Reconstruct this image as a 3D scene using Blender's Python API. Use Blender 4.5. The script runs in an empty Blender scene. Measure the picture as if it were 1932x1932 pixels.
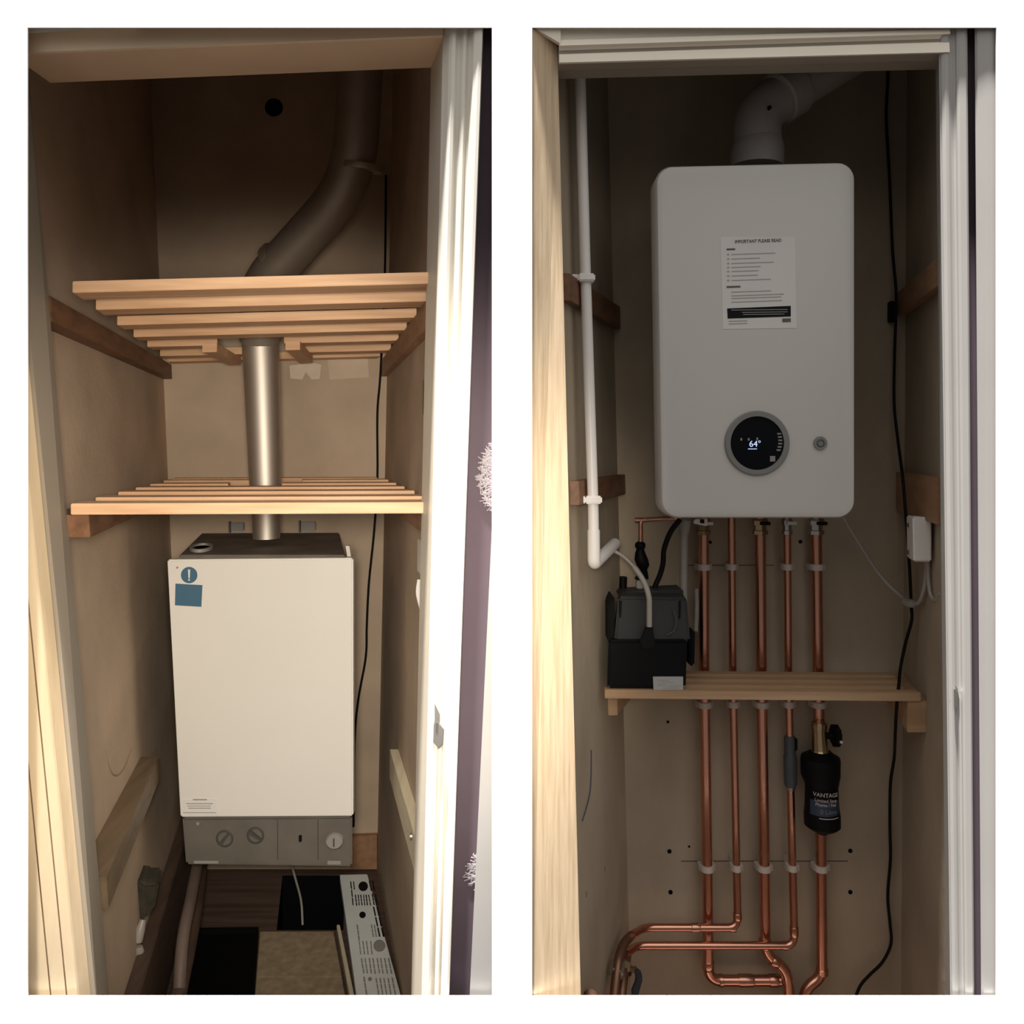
import bpy, bmesh, math, random
from mathutils import Vector, Matrix
random.seed(7)
C = bpy.context.scene.collection
PX0, PY0, F, D, ZC = 966.0, 840.0, 1600.0, 1.6, 1.6      # optical centre, focal length (px), eye distance and eye height (m)

def S(Y): return F / (D + Y)                               # pixels per metre at depth Y
def P(px, py, Y): return Vector(((px - PX0) / S(Y), Y, ZC + (PY0 - py) / S(Y)))
def FL(px, py, z):                                         # the point of the level z under that pixel
    s = (py - PY0) / (ZC - z); Y = F / s - D
    return Vector(((px - PX0) / s, Y, z))
def zof(py, Y): return ZC + (PY0 - py) / S(Y)
def xof(px, Y): return (px - PX0) / S(Y)
def lin(c):
    return tuple(((v / 255) / 12.92 if v <= 10 else (((v / 255) + 0.055) / 1.055) ** 2.4) for v in c)

# ------------------------------------------------------------------ materials
def nt(name):
    m = bpy.data.materials.new(name); m.use_nodes = True
    n = m.node_tree; b = n.nodes['Principled BSDF']
    return m, n, b
def mat(name, col, rough=0.6, metal=0.0, var=0.12, scale=8.0, stretch=(1, 1, 1), bump=0.0, bscale=60, spec=0.4, col2=None, contrast=(0.3, 0.7), emit=None):
    m, n, b = nt(name)
    tc = n.nodes.new('ShaderNodeTexCoord'); mp = n.nodes.new('ShaderNodeMapping')
    mp.inputs['Scale'].default_value = stretch
    n.links.new(tc.outputs['Object'], mp.inputs['Vector'])
    nz = n.nodes.new('ShaderNodeTexNoise'); nz.inputs['Scale'].default_value = scale; nz.inputs['Detail'].default_value = 5
    n.links.new(mp.outputs['Vector'], nz.inputs['Vector'])
    cr = n.nodes.new('ShaderNodeValToRGB')
    cr.color_ramp.elements[0].position = contrast[0]; cr.color_ramp.elements[1].position = contrast[1]
    c2 = col2 if col2 else tuple(max(0, v * (1 - var)) for v in col)
    cr.color_ramp.elements[0].color = (*c2, 1)
    cr.color_ramp.elements[1].color = (*(col if col2 else tuple(min(1, v * (1 + var)) for v in col)), 1)
    n.links.new(nz.outputs['Fac'], cr.inputs['Fac'])
    n.links.new(cr.outputs['Color'], b.inputs['Base Color'])
    b.inputs['Roughness'].default_value = rough; b.inputs['Metallic'].default_value = metal
    b.inputs['Specular IOR Level'].default_value = spec
    if bump:
        bz = n.nodes.new('ShaderNodeTexNoise'); bz.inputs['Scale'].default_value = bscale; bz.inputs['Detail'].default_value = 3
        n.links.new(mp.outputs['Vector'], bz.inputs['Vector'])
        bp = n.nodes.new('ShaderNodeBump'); bp.inputs['Strength'].default_value = bump; bp.inputs['Distance'].default_value = 0.004
        n.links.new(bz.outputs['Fac'], bp.inputs['Height']); n.links.new(bp.outputs['Normal'], b.inputs['Normal'])
    if emit:
        b.inputs['Emission Color'].default_value = (*emit[0], 1); b.inputs['Emission Strength'].default_value = emit[1]
    return m
def wood(name, col, dark, axis, rough=0.55, scale=6, fine=14):
    st = {'X': (1, fine, fine), 'Y': (fine, 1, fine), 'Z': (fine, fine, 1)}[axis]
    return mat(name, col, rough, scale=scale, stretch=st, bump=0.15, bscale=10, col2=dark, contrast=(0.32, 0.62))

M = {}
M['white_wall'] = mat('white wall paint', (0.93, 0.93, 0.92), 0.8, var=0.01, scale=5, spec=0.1)
M['plaster'] = mat('bare tan plaster', (0.50, 0.39, 0.29), 0.9, var=0.14, scale=3.5, bump=0.25, bscale=45, spec=0.1)
M['plaster_dim'] = mat('bare plaster darkened for dim light', (0.37, 0.30, 0.22), 0.9, var=0.18, scale=4.5, stretch=(1, 1, .6), bump=0.25, bscale=45, spec=0.1)  # same plaster, its colour darkened for the dimmer right cupboard
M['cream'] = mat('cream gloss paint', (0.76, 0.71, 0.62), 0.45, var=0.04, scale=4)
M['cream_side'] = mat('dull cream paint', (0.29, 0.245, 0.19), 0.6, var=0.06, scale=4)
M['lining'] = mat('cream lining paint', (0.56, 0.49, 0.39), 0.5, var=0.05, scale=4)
M['head_paint'] = mat('tan head paint', (0.76, 0.58, 0.40), 0.6, var=0.08, scale=4)  # browner than the cream on the architrave beside it
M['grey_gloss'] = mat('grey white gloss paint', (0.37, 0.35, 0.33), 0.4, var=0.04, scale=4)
M['head_gloss'] = mat('gloss paint lightened for shade', (0.86, 0.78, 0.65), 0.4, var=0.05, scale=4)  # lighter than the side trim to offset the shade on the heads
M['purple'] = mat('purple wallpaper', (0.105, 0.078, 0.094), 0.8, var=0.05, scale=9, spec=0.1)
M['oak'] = wood('pale oak', (0.66, 0.505, 0.335), (0.53, 0.385, 0.24), 'Z', scale=7, fine=22)
M['oak_left'] = wood('pale lacquered pine', (0.55, 0.43, 0.285), (0.48, 0.365, 0.225), 'Z', scale=2, fine=8)
M['pine'] = wood('pine slat', (0.74, 0.465, 0.275), (0.56, 0.325, 0.175), 'X', scale=3, fine=16)
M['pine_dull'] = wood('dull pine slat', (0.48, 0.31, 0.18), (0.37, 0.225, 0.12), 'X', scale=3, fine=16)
M['dark_wood'] = wood('stained batten wood', (0.20, 0.095, 0.045), (0.12, 0.055, 0.028), 'Y', scale=3)
M['brown_wood'] = wood('brown batten wood', (0.36, 0.20, 0.11), (0.26, 0.14, 0.075), 'Y', scale=3)
M['tan_wood'] = wood('tan batten wood', (0.19, 0.135, 0.08), (0.14, 0.095, 0.055), 'Y', scale=3)
M['cream_wood'] = wood('cream painted timber', (0.76, 0.68, 0.50), (0.66, 0.58, 0.42), 'Y', scale=3)
M['floor_dark'] = wood('old dark floorboard', (0.13, 0.085, 0.065), (0.08, 0.05, 0.04), 'X', scale=3)
M['chip'] = mat('chipboard', (0.34, 0.26, 0.17), 0.85, var=0.2, scale=40, spec=0.1)
M['pit'] = mat('painted hole black', (0.006, 0.006, 0.007), 0.95, spec=0.0)  # black colour stands in for the darkness inside holes and the hatch
M['floor_black'] = mat('hall carpet', (0.02, 0.018, 0.017), 0.95, var=0.2, scale=60, spec=0.0)  # unseen hall floor made near black to hold down bounced light
M['enamel'] = mat('cream white enamel', (0.86, 0.83, 0.77), 0.4, var=0.015, scale=3)
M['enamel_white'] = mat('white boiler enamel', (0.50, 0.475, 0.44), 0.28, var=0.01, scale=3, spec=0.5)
M['casing'] = mat('dusty dark casing', (0.15, 0.13, 0.11), 0.7, var=0.3, scale=9)
M['control'] = mat('grey control panel', (0.145, 0.13, 0.108), 0.6, var=0.14, scale=9)
M['control_dark'] = mat('dark grey plastic', (0.075, 0.072, 0.066), 0.55)
M['control_light'] = mat('light grey plastic', (0.32, 0.305, 0.28), 0.5)
M['steel'] = mat('brushed flue steel', (0.66, 0.60, 0.53), 0.55, metal=1.0, var=0.06, scale=6, stretch=(1, 1, .15))
M['steel_shaded'] = mat('flue steel darkened for shade', (0.36, 0.31, 0.26), 0.5, metal=0.7, var=0.1, scale=6)  # same steel as the lower flue, shade put into its colour
M['blue'] = mat('blue sticker', lin((74, 112, 136)), 0.5, var=0.03)
M['paper'] = mat('white sticker paper', (0.84, 0.81, 0.77), 0.6, var=0.02)
M['sticker'] = mat('off white sticker paper', (0.60, 0.575, 0.545), 0.6, var=0.02)
M['ink'] = mat('grey print', (0.36, 0.345, 0.32), 0.7, var=0.05, spec=.1)
M['ink_dark'] = mat('dark print', (0.10, 0.09, 0.08), 0.7, var=0.05)
M['ink_black'] = mat('black print', (0.010, 0.009, 0.010), 0.6, var=0.05, spec=.1)
M['white_plastic'] = mat('white plastic', (0.80, 0.76, 0.72), 0.35, var=0.02)
M['grey_plastic'] = mat('grey clip plastic', (0.52, 0.46, 0.41), 0.45, var=0.04)
M['flue_white'] = mat('white flue plastic darkened for shade', (0.33, 0.30, 0.275), 0.5, var=0.06)  # white plastic with the shadow it sits in mixed into its colour
M['copper'] = mat('copper tube', (0.68, 0.345, 0.25), 0.22, metal=1.0, var=0.12, scale=5, stretch=(1, 1, .3))
M['copper_fit'] = mat('copper fitting', (0.62, 0.33, 0.235), 0.26, metal=1.0, var=0.15, scale=12)
M['copper_old'] = mat('tarnished copper', (0.26, 0.14, 0.09), 0.45, metal=0.9, var=0.2, scale=12)
M['brass'] = mat('brass', (0.46, 0.36, 0.22), 0.35, metal=1.0, var=0.1)
M['chrome'] = mat('chrome', (0.50, 0.48, 0.45), 0.38, metal=1.0, var=0.05)
M['black_plastic'] = mat('black plastic', (0.0045, 0.0045, 0.005), 0.5, var=0.1, spec=0.12)
M['soft_black'] = mat('black rubber', (0.006, 0.0055, 0.0055), 0.6, var=0.1, spec=0.15)
M['dark_grey_plastic'] = mat('dark grey plastic cover', (0.042, 0.041, 0.042), 0.5, var=0.1, spec=0.2)
M['slate'] = mat('slate grey valve', (0.06, 0.064, 0.075), 0.5, var=0.15)
M['bezel'] = mat('grey bezel', (0.17, 0.165, 0.155), 0.45, var=0.05)
M['glass_black'] = mat('black dial glass', (0.003, 0.0035, 0.005), 0.25, spec=0.12)
M['lit'] = mat('lit display', (0.3, 0.35, 0.7), 0.5, emit=((0.55, 0.66, 1.0), 0.9))
M['grey_mark'] = mat('grey symbol', (0.22, 0.21, 0.20), 0.5)
M['clear_tube'] = mat('cloudy tube', (0.34, 0.31, 0.275), 0.35, var=0.05)
M['panel_white'] = mat('bluish white enamel', (0.88, 0.93, 0.92), 0.4, var=0.04)
M['net'] = mat('pale lilac net', (0.34, 0.30, 0.32), 0.8)
M['dark_tan'] = mat('dark tan plaster', (.30, .22, .15), .9, spec=.1)
M['wire_blue'] = mat('slate blue wire', (.06, .065, .11), .5)
M['cavity'] = mat('dark lagging', (.05, .045, .034), .9, var=.3, scale=30, spec=.1)
M['skirting'] = wood('dark brown skirting', (0.11, 0.07, 0.05), (0.07, 0.045, 0.032), 'Y', scale=3)
M['worn_pipe'] = mat('grey brown painted pipe', (0.16, 0.115, 0.095), 0.5, var=0.15)

# ------------------------------------------------------------------ mesh helpers
class MB:
    def __init__(s): s.bm = bmesh.new()
    def poly(s, pts, faces):
        vs = [s.bm.verts.new(p) for p in pts]
        for f in faces:
            try: s.bm.faces.new([vs[i] for i in f])
            except ValueError: pass
        return s
    def hexa(s, a, b):                       # two matching rings of points -> closed solid
        n = len(a)
        return s.poly(list(a) + list(b), [list(range(n))[::-1], list(range(n, 2 * n))] + [[i, (i + 1) % n, n + (i + 1) % n, n + i] for i in range(n)])
    def box(s, lo, hi):
        x0, y0, z0 = lo; x1, y1, z1 = hi
        a = [Vector(v) for v in ((x0, y0, z0), (x1, y0, z0), (x1, y0, z1), (x0, y0, z1))]
        return s.hexa(a, [v + Vector((0, y1 - y0, 0)) for v in a])
    def rings(s, rings, cap=True):
        vr = [[s.bm.verts.new(p) for p in r] for r in rings]
        n = len(vr[0])
        for a, b in zip(vr, vr[1:]):
            for i in range(n):
                s.bm.faces.new([a[i], a[(i + 1) % n], b[(i + 1) % n], b[i]])
        if cap:
            s.bm.faces.new(vr[0][::-1]); s.bm.faces.new(vr[-1])
        return s
    def tube(s, pts, r, n=16, cap=True):
        pts = [Vector(p) for p in pts]; rs = r if isinstance(r, (list, tuple)) else [r] * len(pts)
        tang = []
        for i in range(len(pts)):
            t = (pts[min(i + 1, len(pts) - 1)] - pts[max(i - 1, 0)]); tang.append(t.normalized())
        up = Vector((0, 1, 0)) if abs(tang[0].y) < 0.9 else Vector((0, 0, 1))
        nrm = (up - tang[0] * up.dot(tang[0])).normalized(); out = []
        for i, p in enumerate(pts):
            nrm = (nrm - tang[i] * nrm.dot(tang[i])).normalized(); bi = tang[i].cross(nrm)
            out.append([p + (nrm * math.cos(2 * math.pi * k / n) + bi * math.sin(2 * math.pi * k / n)) * rs[i] for k in range(n)])
        return s.rings(out, cap)
    def disc(s, c, r, y0, y1, n=40, rx=None):             # disc facing the hall (axis Y)
        rx = rx or r
        def ring(y): return [Vector((c[0] + rx * math.cos(2 * math.pi * k / n), y, c[1] + r * math.sin(2 * math.pi * k / n))) for k in range(n)]
        return s.rings([ring(y0), ring(y1)])
    def annulus(s, c, r0, r1, y0, y1, n=48):
        def ring(r, y): return [Vector((c[0] + r * math.cos(2 * math.pi * k / n), y, c[1] + r * math.sin(2 * math.pi * k / n))) for k in range(n)]
        R = [ring(r1, y1), ring(r1, y0 + 0.002), ring(r1 - 0.002, y0), ring(r0, y0), ring(r0, y1)]
        return s.rings(R + [R[0]], cap=False)
    def build(s, name, m, parent=None, smooth=False, bevel=0.0, label=None):
        bmesh.ops.remove_doubles(s.bm, verts=s.bm.verts, dist=1e-6)
        bmesh.ops.recalc_face_normals(s.bm, faces=s.bm.faces)
        if bevel:
            ed = [e for e in s.bm.edges if len(e.link_faces) == 2 and e.calc_face_angle(0) > 0.6]
            bmesh.ops.bevel(s.bm, geom=ed, offset=bevel, segments=2, affect='EDGES', clamp_overlap=True)
        vs = [v.co for v in s.bm.verts]
        lo = [min(v[i] for v in vs) for i in range(3)]; hi = [max(v[i] for v in vs) for i in range(3)]
        org = Vector(((lo[0] + hi[0]) / 2, (lo[1] + hi[1]) / 2, lo[2]))
        bmesh.ops.translate(s.bm, verts=s.bm.verts, vec=-org)
        me = bpy.data.meshes.new(name); s.bm.to_mesh(me); s.bm.free()
        if smooth:
            me.polygons.foreach_set('use_smooth', [True] * len(me.polygons))
        o = bpy.data.objects.new(name, me); C.objects.link(o)
        me.materials.append(m if not isinstance(m, str) else M[m])
        if smooth:
            mod = o.modifiers.new('edges', 'EDGE_SPLIT'); mod.split_angle = math.radians(40)
        place(o, org, parent)
        if label: o['label'] = label
        return o
WORLD = {}
def place(o, org, parent):
    WORLD[o.name] = Vector(org)
    if parent:
        o.parent = parent; o.location = Vector(org) - WORLD[parent.name]
    else:
        o.location = org
def tag(o, label, cat, group=None):
    o['label'] = label; o['category'] = cat
    if group: o['group'] = group
    return o
def thing(name, loc, label, cat, group=None):
    o = bpy.data.objects.new(name, None); C.objects.link(o); o.empty_display_size = 0.05
    place(o, Vector(loc), None)
    return tag(o, label, cat, group)
def struct(o, label=None):
    o['kind'] = 'structure'
    if label: o['label'] = label
    return o
def smooth_path(pts, seg=8):                                # Catmull-Rom through the points
    pts = [Vector(p) for p in pts]; q = [pts[0] * 2 - pts[1]] + pts + [pts[-1] * 2 - pts[-2]]; out = []
    for i in range(1, len(q) - 2):
        for k in range(seg):
            t = k / seg; a, b, c, d = q[i - 1], q[i], q[i + 1], q[i + 2]
            out.append(0.5 * ((2 * b) + (c - a) * t + (2 * a - 5 * b + 4 * c - d) * t * t + (3 * b - a - 3 * c + d) * t ** 3))
    return out + [pts[-1]]
def bend_path(pts, r, seg=6):                               # straight runs with rounded corners
    pts = [Vector(p) for p in pts]; out = [pts[0]]
    for i in range(1, len(pts) - 1):
        a, b, c = pts[i - 1], pts[i], pts[i + 1]
        u = (a - b); v = (c - b); rr = min(r, u.length * .49, v.length * .49)
        p0 = b + u.normalized() * rr; p1 = b + v.normalized() * rr
        for k in range(seg + 1):
            t = k / seg; out.append(p0 * (1 - t) ** 2 + b * 2 * t * (1 - t) + p1 * t * t)
    return out + [pts[-1]]
def text(s, size, c, parent, m, name, Y, ang=0.0, squeeze=1.0):   # raised lettering facing the hall, centred on c=(x,z)
    cu = bpy.data.curves.new(name, 'FONT'); cu.body = s; cu.size = size; cu.align_x = 'CENTER'; cu.align_y = 'CENTER'; cu.extrude = 0.0003
    ob = bpy.data.objects.new(name, cu); C.objects.link(ob)
    dg = bpy.context.evaluated_depsgraph_get(); me = bpy.data.meshes.new_from_object(ob.evaluated_get(dg))
    bpy.data.objects.remove(ob)
    me.transform(Matrix.Rotation(-ang, 4, 'Y') @ Matrix.Rotation(math.pi / 2, 4, 'X') @ Matrix.Diagonal((squeeze, 1, 1, 1)))
    me.materials.clear(); me.materials.append(M[m])
    o = bpy.data.objects.new(name, me); C.objects.link(o); place(o, Vector((c[0], Y, c[1])), parent)
    return o
def px_line(a, b, ya=52.0, yb=1880.0):
    return lambda py: a + (b - a) * (py - ya) / (yb - ya)
def vpoint(a, b, Y, z):                                     # point at level z on an upright edge seen from (a,52) to (b,1880)
    py = PY0 - (z - ZC) * S(Y); return Vector((xof(px_line(a, b)(py), Y), Y, z))
def vprism(prof, z0, z1):                                   # upright moulding: prof = [(px at 52, px at 1880, Y)...]
    return MB().hexa([vpoint(a, b, Y, z0) for a, b, Y in prof], [vpoint(a, b, Y, z1) for a, b, Y in prof])
def hpoint(a, b, Y, x, xa, xb):
    px = PX0 + x * S(Y); return Vector((x, Y, zof(a + (b - a) * (px - xa) / (xb - xa), Y)))
def hprism(prof, x0, x1, xa, xb):                           # level moulding: prof = [(py at xa, py at xb, Y)...]
    return MB().hexa([hpoint(a, b, Y, x0, xa, xb) for a, b, Y in prof], [hpoint(a, b, Y, x1, xa, xb) for a, b, Y in prof])
def quad_solid(q, Y0, Y1):                                  # upright slab whose outline is seen through the four corners q
    a = [P(x, y, Y0) for x, y in q]; return MB().hexa(a, [v + Vector((0, Y1 - Y0, 0)) for v in a])
def rounded(cx, cz, w, h, r, taper=0.0, n=8):               # rounded rectangle outline in X,Z
    out = []
    for sx, sz, a0 in ((1, 1, 0), (-1, 1, 90), (-1, -1, 180), (1, -1, 270)):
        for k in range(n + 1):
            a = math.radians(a0 + 90 * k / n)
            z = cz + sz * (h / 2 - r) + r * math.sin(a)
            x = cx + sx * (w / 2 - r) + r * math.cos(a)
            if sx < 0: x += taper * (cz + h / 2 - z) / h
            out.append((x, z))
    return out
def slab(outline, y0, y1, edge=0.0):
    m = MB()
    if edge:
        cx = sum(p[0] for p in outline) / len(outline); cz = sum(p[1] for p in outline) / len(outline)
        def sc(e, y): return [Vector((x - math.copysign(min(e, abs(x - cx)), x - cx), y, z - math.copysign(min(e, abs(z - cz)), z - cz))) for x, z in outline]
        m.rings([sc(edge, y0), sc(edge * .3, y0 + edge * .3), sc(0, y0 + edge), sc(0, y1)])
    else:
        m.rings([[Vector((x, y0, z)) for x, z in outline], [Vector((x, y1, z)) for x, z in outline]])
    return m

# ================================================================== SETTING
# the white hall wall with the two cupboard openings
T = 0.003
def front_wall():
    xs = [-4, xof(52, -T), xof(928, -T), xof(1004, -T), xof(1880, -T), 4]
    zs = [0, zof(1880, -T), zof(52, -T), 6.0]
    m = MB()
    m.box((xs[0], -T, zs[0]), (xs[5], 0, zs[1])); m.box((xs[0], -T, zs[2]), (xs[5], 0, zs[3]))
    for a, b in ((0, 1), (2, 3), (4, 5)): m.box((xs[a], -T, zs[1]), (xs[b], 0, zs[2]))
    return m
struct(front_wall().build('wall_front', 'white_wall'))
m = MB(); m.box((-4, -6, -0.05), (4, 0.0, 0)); struct(m.build('floor', 'floor_black'))

# ---- left cupboard shell
LT = 3.05
def wall_fn(fa, fb, fY, ra, rb, rY):
    def f(Y, z):
        a = vpoint(fa, fb, fY, z).x; b = vpoint(ra, rb, rY, z).x
        return a + (b - a) * (Y - fY) / (rY - fY)
    return f
WLL = wall_fn(15, 150, .17, 279.6, 360, 1.6)
WLR = wall_fn(848, 835, .17, 743.6, 706, 1.6)
WRL = wall_fn(1042, 1084, .07, 1144, 1190, .50)
WRR = wall_fn(1795, 1800, .07, 1712, 1700, .50)
def side_wall(fn, Y0, Y1, z0, z1, out, n=8):
    m = MB(); R = []
    for k in range(n + 1):
        z = z0 + (z1 - z0) * k / n
        R.append([Vector((fn(Y0, z), Y0, z)), Vector((fn(Y1, z), Y1, z)), Vector((fn(Y1, z) + out, Y1, z)), Vector((fn(Y0, z) + out, Y0, z))])
    return m.rings(R)
wl1 = struct(side_wall(WLL, .165, 1.62, 0, LT, -.08).build('wall_left', 'plaster'))
struct(side_wall(WLR, .165, 1.62, 0, LT, .08).build('wall_right', 'plaster'))
m = MB(); m.box((-1.6, 1.6, 0), (-.2, 1.68, LT)); wb = struct(m.build('wall_back', 'plaster'))
m = MB(); m.box((-1.5, 0, LT), (-.02, 1.68, LT + .05)); struct(m.build('ceiling', 'plaster'))
# floor boards with an open hatch
hx = [FL(522, 1755, 0), FL(648, 1755, 0), FL(650, 1652, 0), FL(533, 1652, 0)]
m = MB()
o4 = [Vector((-1.6, .16, 0)), Vector((0.0, .16, 0)), Vector((0.0, 1.6, 0)), Vector((-1.6, 1.6, 0))]
m.poly(o4 + hx, [[0, 1, 5, 4], [1, 2, 6, 5], [2, 3, 7, 6], [3, 0, 4, 7]])
fl = struct(m.build('floor', 'floor_dark'))
m = MB(); lo_ = [v - Vector((0, 0, .30)) for v in hx]
m.poly(hx + lo_, [[i, (i + 1) % 4, 4 + (i + 1) % 4, 4 + i] for i in range(4)] + [[7, 6, 5, 4]]); struct(m.build('floor', 'pit'), 'dark open hatch in the boards of the left cupboard')

# ---- right cupboard shell
RT = 2.75
struct(side_wall(WRL, .065, .52, 0, RT, -.06).build('wall_left', 'plaster_dim'))
struct(side_wall(WRR, .065, .52, 0, RT, .08).build('wall_right', 'plaster_dim'))
m = MB(); m.box((.05, .50, 0), (1.25, .56, RT)); wb2 = struct(m.build('wall_back', 'plaster_dim'))
m = MB(); m.box((.02, 0, RT), (1.25, .56, RT + .05)); struct(m.build('ceiling', 'plaster_dim'))
m = MB(); m.box((.02, .0, -.02), (1.25, .5, 0)); struct(m.build('floor', 'floor_dark'))

def wall_at(fn, px, py, y0=.07, y1=1.6):               # the point of a side wall seen at that pixel
    Y = min((y0 + (y1 - y0) * k / 400 for k in range(401)), key=lambda Y: abs(fn(Y, zof(py, Y)) * S(Y) + PX0 - px))
    return Vector((fn(Y, zof(py, Y)), Y, zof(py, Y)))
MB().tube([v + Vector((.0005, 0, 0)) for v in smooth_path([wall_at(WLL, *p) for p in ((199, 1418), (204, 1445), (213, 1461), (224, 1461), (236, 1443), (246, 1415))], 5)], .0022, 6).build('plaster_crease', 'dark_tan', wl1)
tag(MB().tube([v + Vector((.002, 0, 0)) for v in smooth_path([wall_at(WRL, *p, y0=.07, y1=.5) for p in ((1114, 1415), (1114, 1450), (1112, 1490), (1106, 1520), (1097, 1549))], 5)], .0013, 6).build('blue_wire', 'wire_blue', smooth=True), 'thin blue wire curving down the left wall of the right cupboard', 'wire')
# screw holes and marks in the back walls
for px, py, r in ((1263, 1606, 4), (1265, 1683, 4.2), (1604, 1605, 4), (1604, 1683, 4), (1510, 1022, 3.5), (1340, 1023, 3), (1260, 1362, 2.6), (1300, 1597, 2)):
    c = P(px, py, .5); MB().disc((c.x, c.z), r / S(.5), .4985, .503, 12).build('screw_hole', 'pit', wb2)
c = P(517, 203, 1.6); MB().disc((c.x, c.z), 17 / S(1.6), 1.597, 1.605, 20).build('pipe_hole', 'pit', wb)
for (x0, x1, y) in ((1285, 1600, 1624.5), (1290, 1460, 1066.5)):
    a = P(x0, y - .8, .5); b = P(x1, y + .8, .5)
    MB().box((a.x, .4990, b.z), (b.x, .502, a.z)).build('pencil_line', 'ink_dark', wb2)
for px, py in ((1116, 1640), (1097, 1688)):
    Y = .30 if px > 1100 else .16; c = P(px, py, Y); x = WRL(Y, c.z)
    MB().box((x - .004, Y, c.z - .006), (x + .0008, Y + .008, c.z + .006)).build('screw_hole', 'pit', wb2)

# torn paper scraps left on the plaster
q = [(546, 690), (588, 684), (606, 688), (603, 715), (588, 716), (577, 702), (570, 716), (548, 714)]
tag(MB().hexa([P(x, y, 1.594) for x, y in q], [P(x, y, 1.599) for x, y in q]).build('paper_scrap', mat('torn tan paper', (.66, .56, .45), .8)), 'torn pale paper scrap on back plaster right of the steel flue', 'paper')
q = [(618, 679), (694, 676), (696, 712), (622, 716)]
tag(MB().hexa([P(x, y, 1.595) for x, y in q], [P(x, y, 1.599) for x, y in q]).build('paper_scrap', mat('tan paper', (.60, .49, .37), .8)), 'square tan paper patch on back plaster under the upper slatted shelf', 'paper')

# ---- left door frame, door edge, purple hall wall
zb, zt = .45, 2.42
J = (47, 206, .17)
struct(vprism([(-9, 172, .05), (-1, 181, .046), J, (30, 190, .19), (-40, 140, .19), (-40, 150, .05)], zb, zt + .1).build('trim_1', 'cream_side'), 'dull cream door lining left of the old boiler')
K = -179
pr = [(-30 + K, -30, .014), (94.5 + K, 94.5, .012), (96 + K, 96, .020), (97.5 + K, 97.5, .012), (124.5 + K, 124.5, .012), (126 + K, 126, .020), (127.5 + K, 127.5, .013), (146 + K, 146, .014), (150 + K, 150, .018), (171 + K, 171, .048), (165 + K, 165, .060), (-30 + K, -30, .060)]
struct(vprism(pr, zb, zt + .05).build('door_1', 'oak_left'), 'pale grooved timber edge of open door at far left')
# right lining and architrave
def between(f, Y): return (836 + (912 - 836) * f, 795 + (848 - 795) * f, Y)
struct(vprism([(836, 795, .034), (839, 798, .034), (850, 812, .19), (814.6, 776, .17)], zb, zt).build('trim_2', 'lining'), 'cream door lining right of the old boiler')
pr = [between(f, Y) for f, Y in ((0, .036), (.06, .030), (.16, .016), (.24, .010), (.32, .012), (.38, .020), (.44, .021), (.52, .014), (.58, .013), (.64, .020), (.70, .018), (.78, .006), (.90, .003), (.98, .004), (1.0, .012), (1.0, .04), (0, .04))]
arch = struct(vprism(pr, zb, zt).build('trim_3', 'cream'), 'moulded cream architrave beside purple wall')
struct(vprism([(880, 840, .036), (985, 985, .036), (985, 985, .06), (880, 840, .06)], zb, zt).build('wall_purple', 'purple'))
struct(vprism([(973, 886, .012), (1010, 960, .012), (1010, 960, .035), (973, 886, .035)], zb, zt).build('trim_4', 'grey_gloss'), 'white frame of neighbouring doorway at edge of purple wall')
# head
struct(hprism([(30, -2, .030), (99, 67, .030), (103, 71, .034), (158, 127, .17), (140, 110, .19), (20, -12, .19)], xof(20, .03), xof(836, .03), 52, 826).build('trim_5', 'head_paint'), 'tan painted door head over the old boiler cupboard')
struct(hprism([(30, 20, .010), (63, 52, .012), (63, 52, .03), (30, 20, .03)], xof(20, .03), xof(260, .03), 52, 250).build('trim_6', 'cream'))
# net discs on the purple wall
def net_disc(cx, cy, r, n, label):
    m = MB(); Y = .036; c = P(cx, cy, Y); R = r / S(Y)
    for _ in range(n):
        a = random.uniform(0, 2 * math.pi); rr = R * math.sqrt(random.random()); b = random.uniform(0, math.pi); L = random.uniform(.006, .013)
        x, z = c.x + rr * math.cos(a), c.z + rr * math.sin(a)
        if x > xof(945, Y): continue
        d = Vector((math.cos(b), 0, math.sin(b))) * L
        m.tube([Vector((x, Y - .002, z)) - d, Vector((x, Y - .003, z)) + d], .0011, 5)
    return tag(m.build('wall_decoration', 'net'), label, 'wall decoration', 'net discs on the purple wall')
net_disc(992, 903, 88, 1500, 'large pale net disc on purple wall level with lower slatted shelf')
net_disc(920, 1647, 36, 260, 'small faint net disc low on purple wall beside white frame')

# ---- right door frame
def zr(py, Y=0): return zof(py, Y)
struct(MB().hexa([Vector((xof(1000, 0), 0.0, .45)), Vector((xof(1051 + 47, .03), .03, .45)), Vector((xof(1051 + 42, .03), .075, .45)), Vector((xof(995, 0), .045, .45))],
                 [Vector((xof(1003, 0), 0.0, ZC + .788)), Vector((xof(1051.5, .03), .03, ZC + .775)), Vector((xof(1047, .03), .075, ZC + .775)), Vector((xof(997, 0), .045, ZC + .788))]).build('door_2', 'oak'), 'pale oak door edge left of the new boiler')
struct(MB().hexa([P(x, y, .004) for x, y in ((1000, 30), (1058, 30), (1058, 82), (1004, 50))], [P(x, y, .004) + Vector((0, .012, 0)) for x, y in ((1000, 30), (1058, 30), (1058, 82), (1004, 50))]).build('trim_12', 'head_gloss'))
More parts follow.
